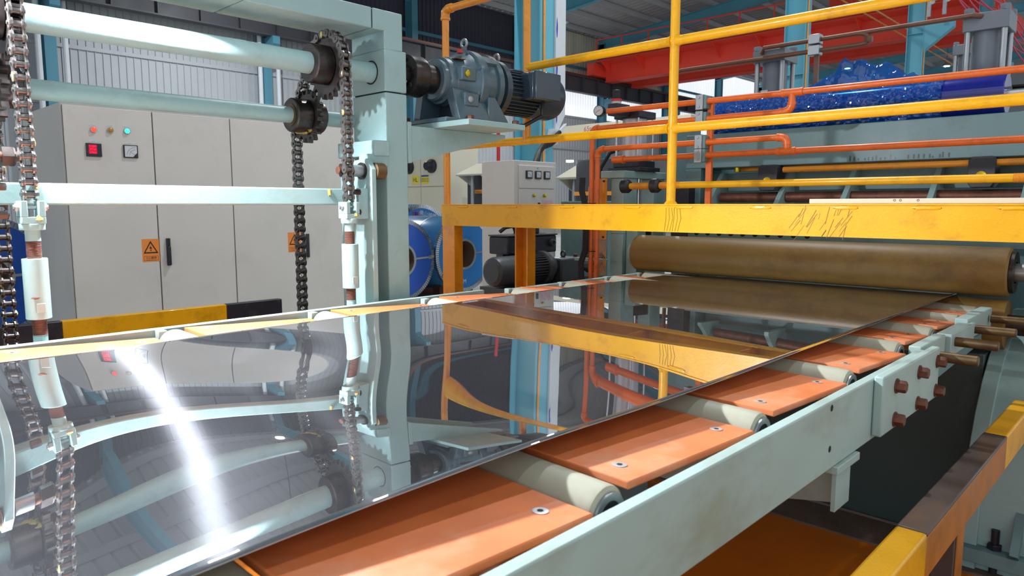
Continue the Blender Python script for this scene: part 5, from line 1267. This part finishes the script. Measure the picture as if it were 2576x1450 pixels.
coil('blue wrapped steel coil in the back row, partly hidden by the walkway post', -26.0, 24.8, -0.72, 1.75, 1.6, coil_b, coil_e, None, False)
coil('blue wrapped steel coil behind the turnbuckle at the left edge', -20.9, 3.55, -0.75, 1.5, 3.0, coil_b, coil_e2)

hl = thing('machine_enclosure', 'cream machine enclosure with round black knobs and yellow HL sticker', 'cabinet', Q((-33, 27.8, 0)))
hl.location.z = 0
B('body', beige, hl, -36.5 * q, -31.0 * q, 27.2 * q, 29.5 * q, 0, Z(4.4), bevel=0.01)
for (x0, x1) in ((-36.4, -33.42), (-33.36, -31.06)):
    B('panel', beige, hl, x0 * q, x1 * q, 27.1 * q, 27.2 * q, Z(2.10), Z(4.35), bevel=0.006)
    B('lower_panel', beige, hl, x0 * q, x1 * q, 27.1 * q, 27.2 * q, Z(-1.5), Z(2.04), bevel=0.006)
for xx in (-34.4, -32.3):
    MB().lathe(Q((xx, 27.1, 3.25)), (0, -1, 0), [(0, 0.40 * q), (0.05, 0.40 * q), (0.07, 0.28 * q), (0.16, 0.26 * q), (0.18, 0.2 * q)], 28).build('knob', black_p, hl)
for (xx, s_) in ((-33.85, 'HL'), (-32.95, '')):
    st = B('sticker', sign_y, hl, (xx - .32) * q, (xx + .32) * q, 27.07 * q, 27.1 * q, Z(2.25), Z(2.75))
    if s_: text('sticker_text', s_, 0.13, ink, st, (xx * q, 27.07 * q, Z(2.48)), (1, 0, 0), (0, 0, 1))
    else:
        B('sticker_band', ink_b, st, (xx - .32) * q, (xx + .32) * q, 27.06 * q, 27.07 * q, Z(2.66), Z(2.75))
        for j in range(2): text('sticker_text', '注意安全 请勿', 0.04, ink, st, (xx * q, 27.07 * q, Z(2.52 - j * .13)), (1, 0, 0), (0, 0, 1))

def hood(label, x, y, z, w):
    t = thing('hooded_machine', label, 'machine', (x * q, y * q, 0), 'white hooded machines')
    vv = []
    for (yy, zz) in ((-0.75, 0.0), (0.55, 0.62), (0.60, 0.55), (-0.70, -0.08)):
        vv += [((x - 0.8 * w + (0.2 * w if zz > 0.3 else 0)) * q, (y + yy) * q, Z(z + zz)), ((x + 0.8 * w - (0.35 * w if zz > 0.3 else 0)) * q, (y + yy) * q, Z(z + zz))]
    MB().add(vv, [(0, 1, 3, 2), (2, 3, 5, 4), (4, 5, 7, 6), (6, 7, 1, 0), (0, 2, 4, 6), (1, 7, 5, 3)]).build('hood', beige, t, smooth=0)
    for sx in (-0.72, 0.66):
        MB().prism([((y - 0.7) * q, Z(z - .06)), ((y + 0.5) * q, Z(z + 0.5)), ((y + 0.35) * q, Z(z - .62))], 'x', (x + sx * w) * q, (x + sx * w + .05) * q).build('hood_cheek', beige, t, smooth=0)
    for xx in (-0.45, 0.35): MB().cyl(((x + xx * w) * q, (y + .1) * q, 0), ((x + xx * w) * q, (y + .1) * q, Z(z + .2)), 0.04, n=12).build('post', steel_g, t)
    B('machine_bed', char_m, t, (x - 1.3 * w) * q, (x + 1.1 * w) * q, (y + 0.7) * q, (y + 1.8) * q, 0, Z(z + 0.1))
    MB().cyl(((x - .8) * q, (y + .5) * q, Z(z - .9)), ((x + .9) * q, (y + .5) * q, Z(z - .9)), 0.04, n=10).build('roller', orange_y, t)
hood('white hooded machine seen between the walkway post and the control box', -27.9, 26.6, 2.62, 1.25)
hood('white hooded machine seen right of the control box', -18.9, 24.0, 2.15, 0.95)
t = thing('dark_machine', 'dark brown machine block behind the upright orange pipes', 'machine', Q((-15.5, 21.5, 0))); t.location.z = 0
B('body', char_m, t, -17.2 * q, -14.4 * q, 21.5 * q, 23.5 * q, 0, Z(2.7), bevel=0.02)
B('top_edge', orange_y, t, -17.2 * q, -14.4 * q, 21.4 * q, 21.5 * q, Z(1.35), Z(1.5), bevel=0.004)
B('lamp_window', tube_m, t, -17.5 * q, -17.3 * q, 21.3 * q, 21.5 * q, Z(2.62), Z(2.70))
t = thing('lifting_beam', 'cream lifting beam with red 65t lettering in the background', 'beam', Q((-36, 47.2, 6.8)))
B('beam', beige, t, -44 * q, -27 * q, 47 * q, 47.6 * q, Z(6.75), Z(7.55), bevel=0.01)
for xx in (-43, -28): B('leg', beige, t, (xx - .2) * q, (xx + .2) * q, 47.1 * q, 47.5 * q, 0, Z(6.75))
text('beam_text', '65t', 0.2, ink_r, t, (-36.4 * q, 47 * q, Z(7.15)), (1, 0, 0), (0, 0, 1))
t = thing('vertical_pipe', 'thin red fire pipe on the near side of the large blue column', 'pipe', (-5.16, 5.2, 0))
MB().tube([(-5.16, 5.2, 0), (-5.16, 5.2, 2.35)], 0.018, 10).build('pipe', ink_r, t)
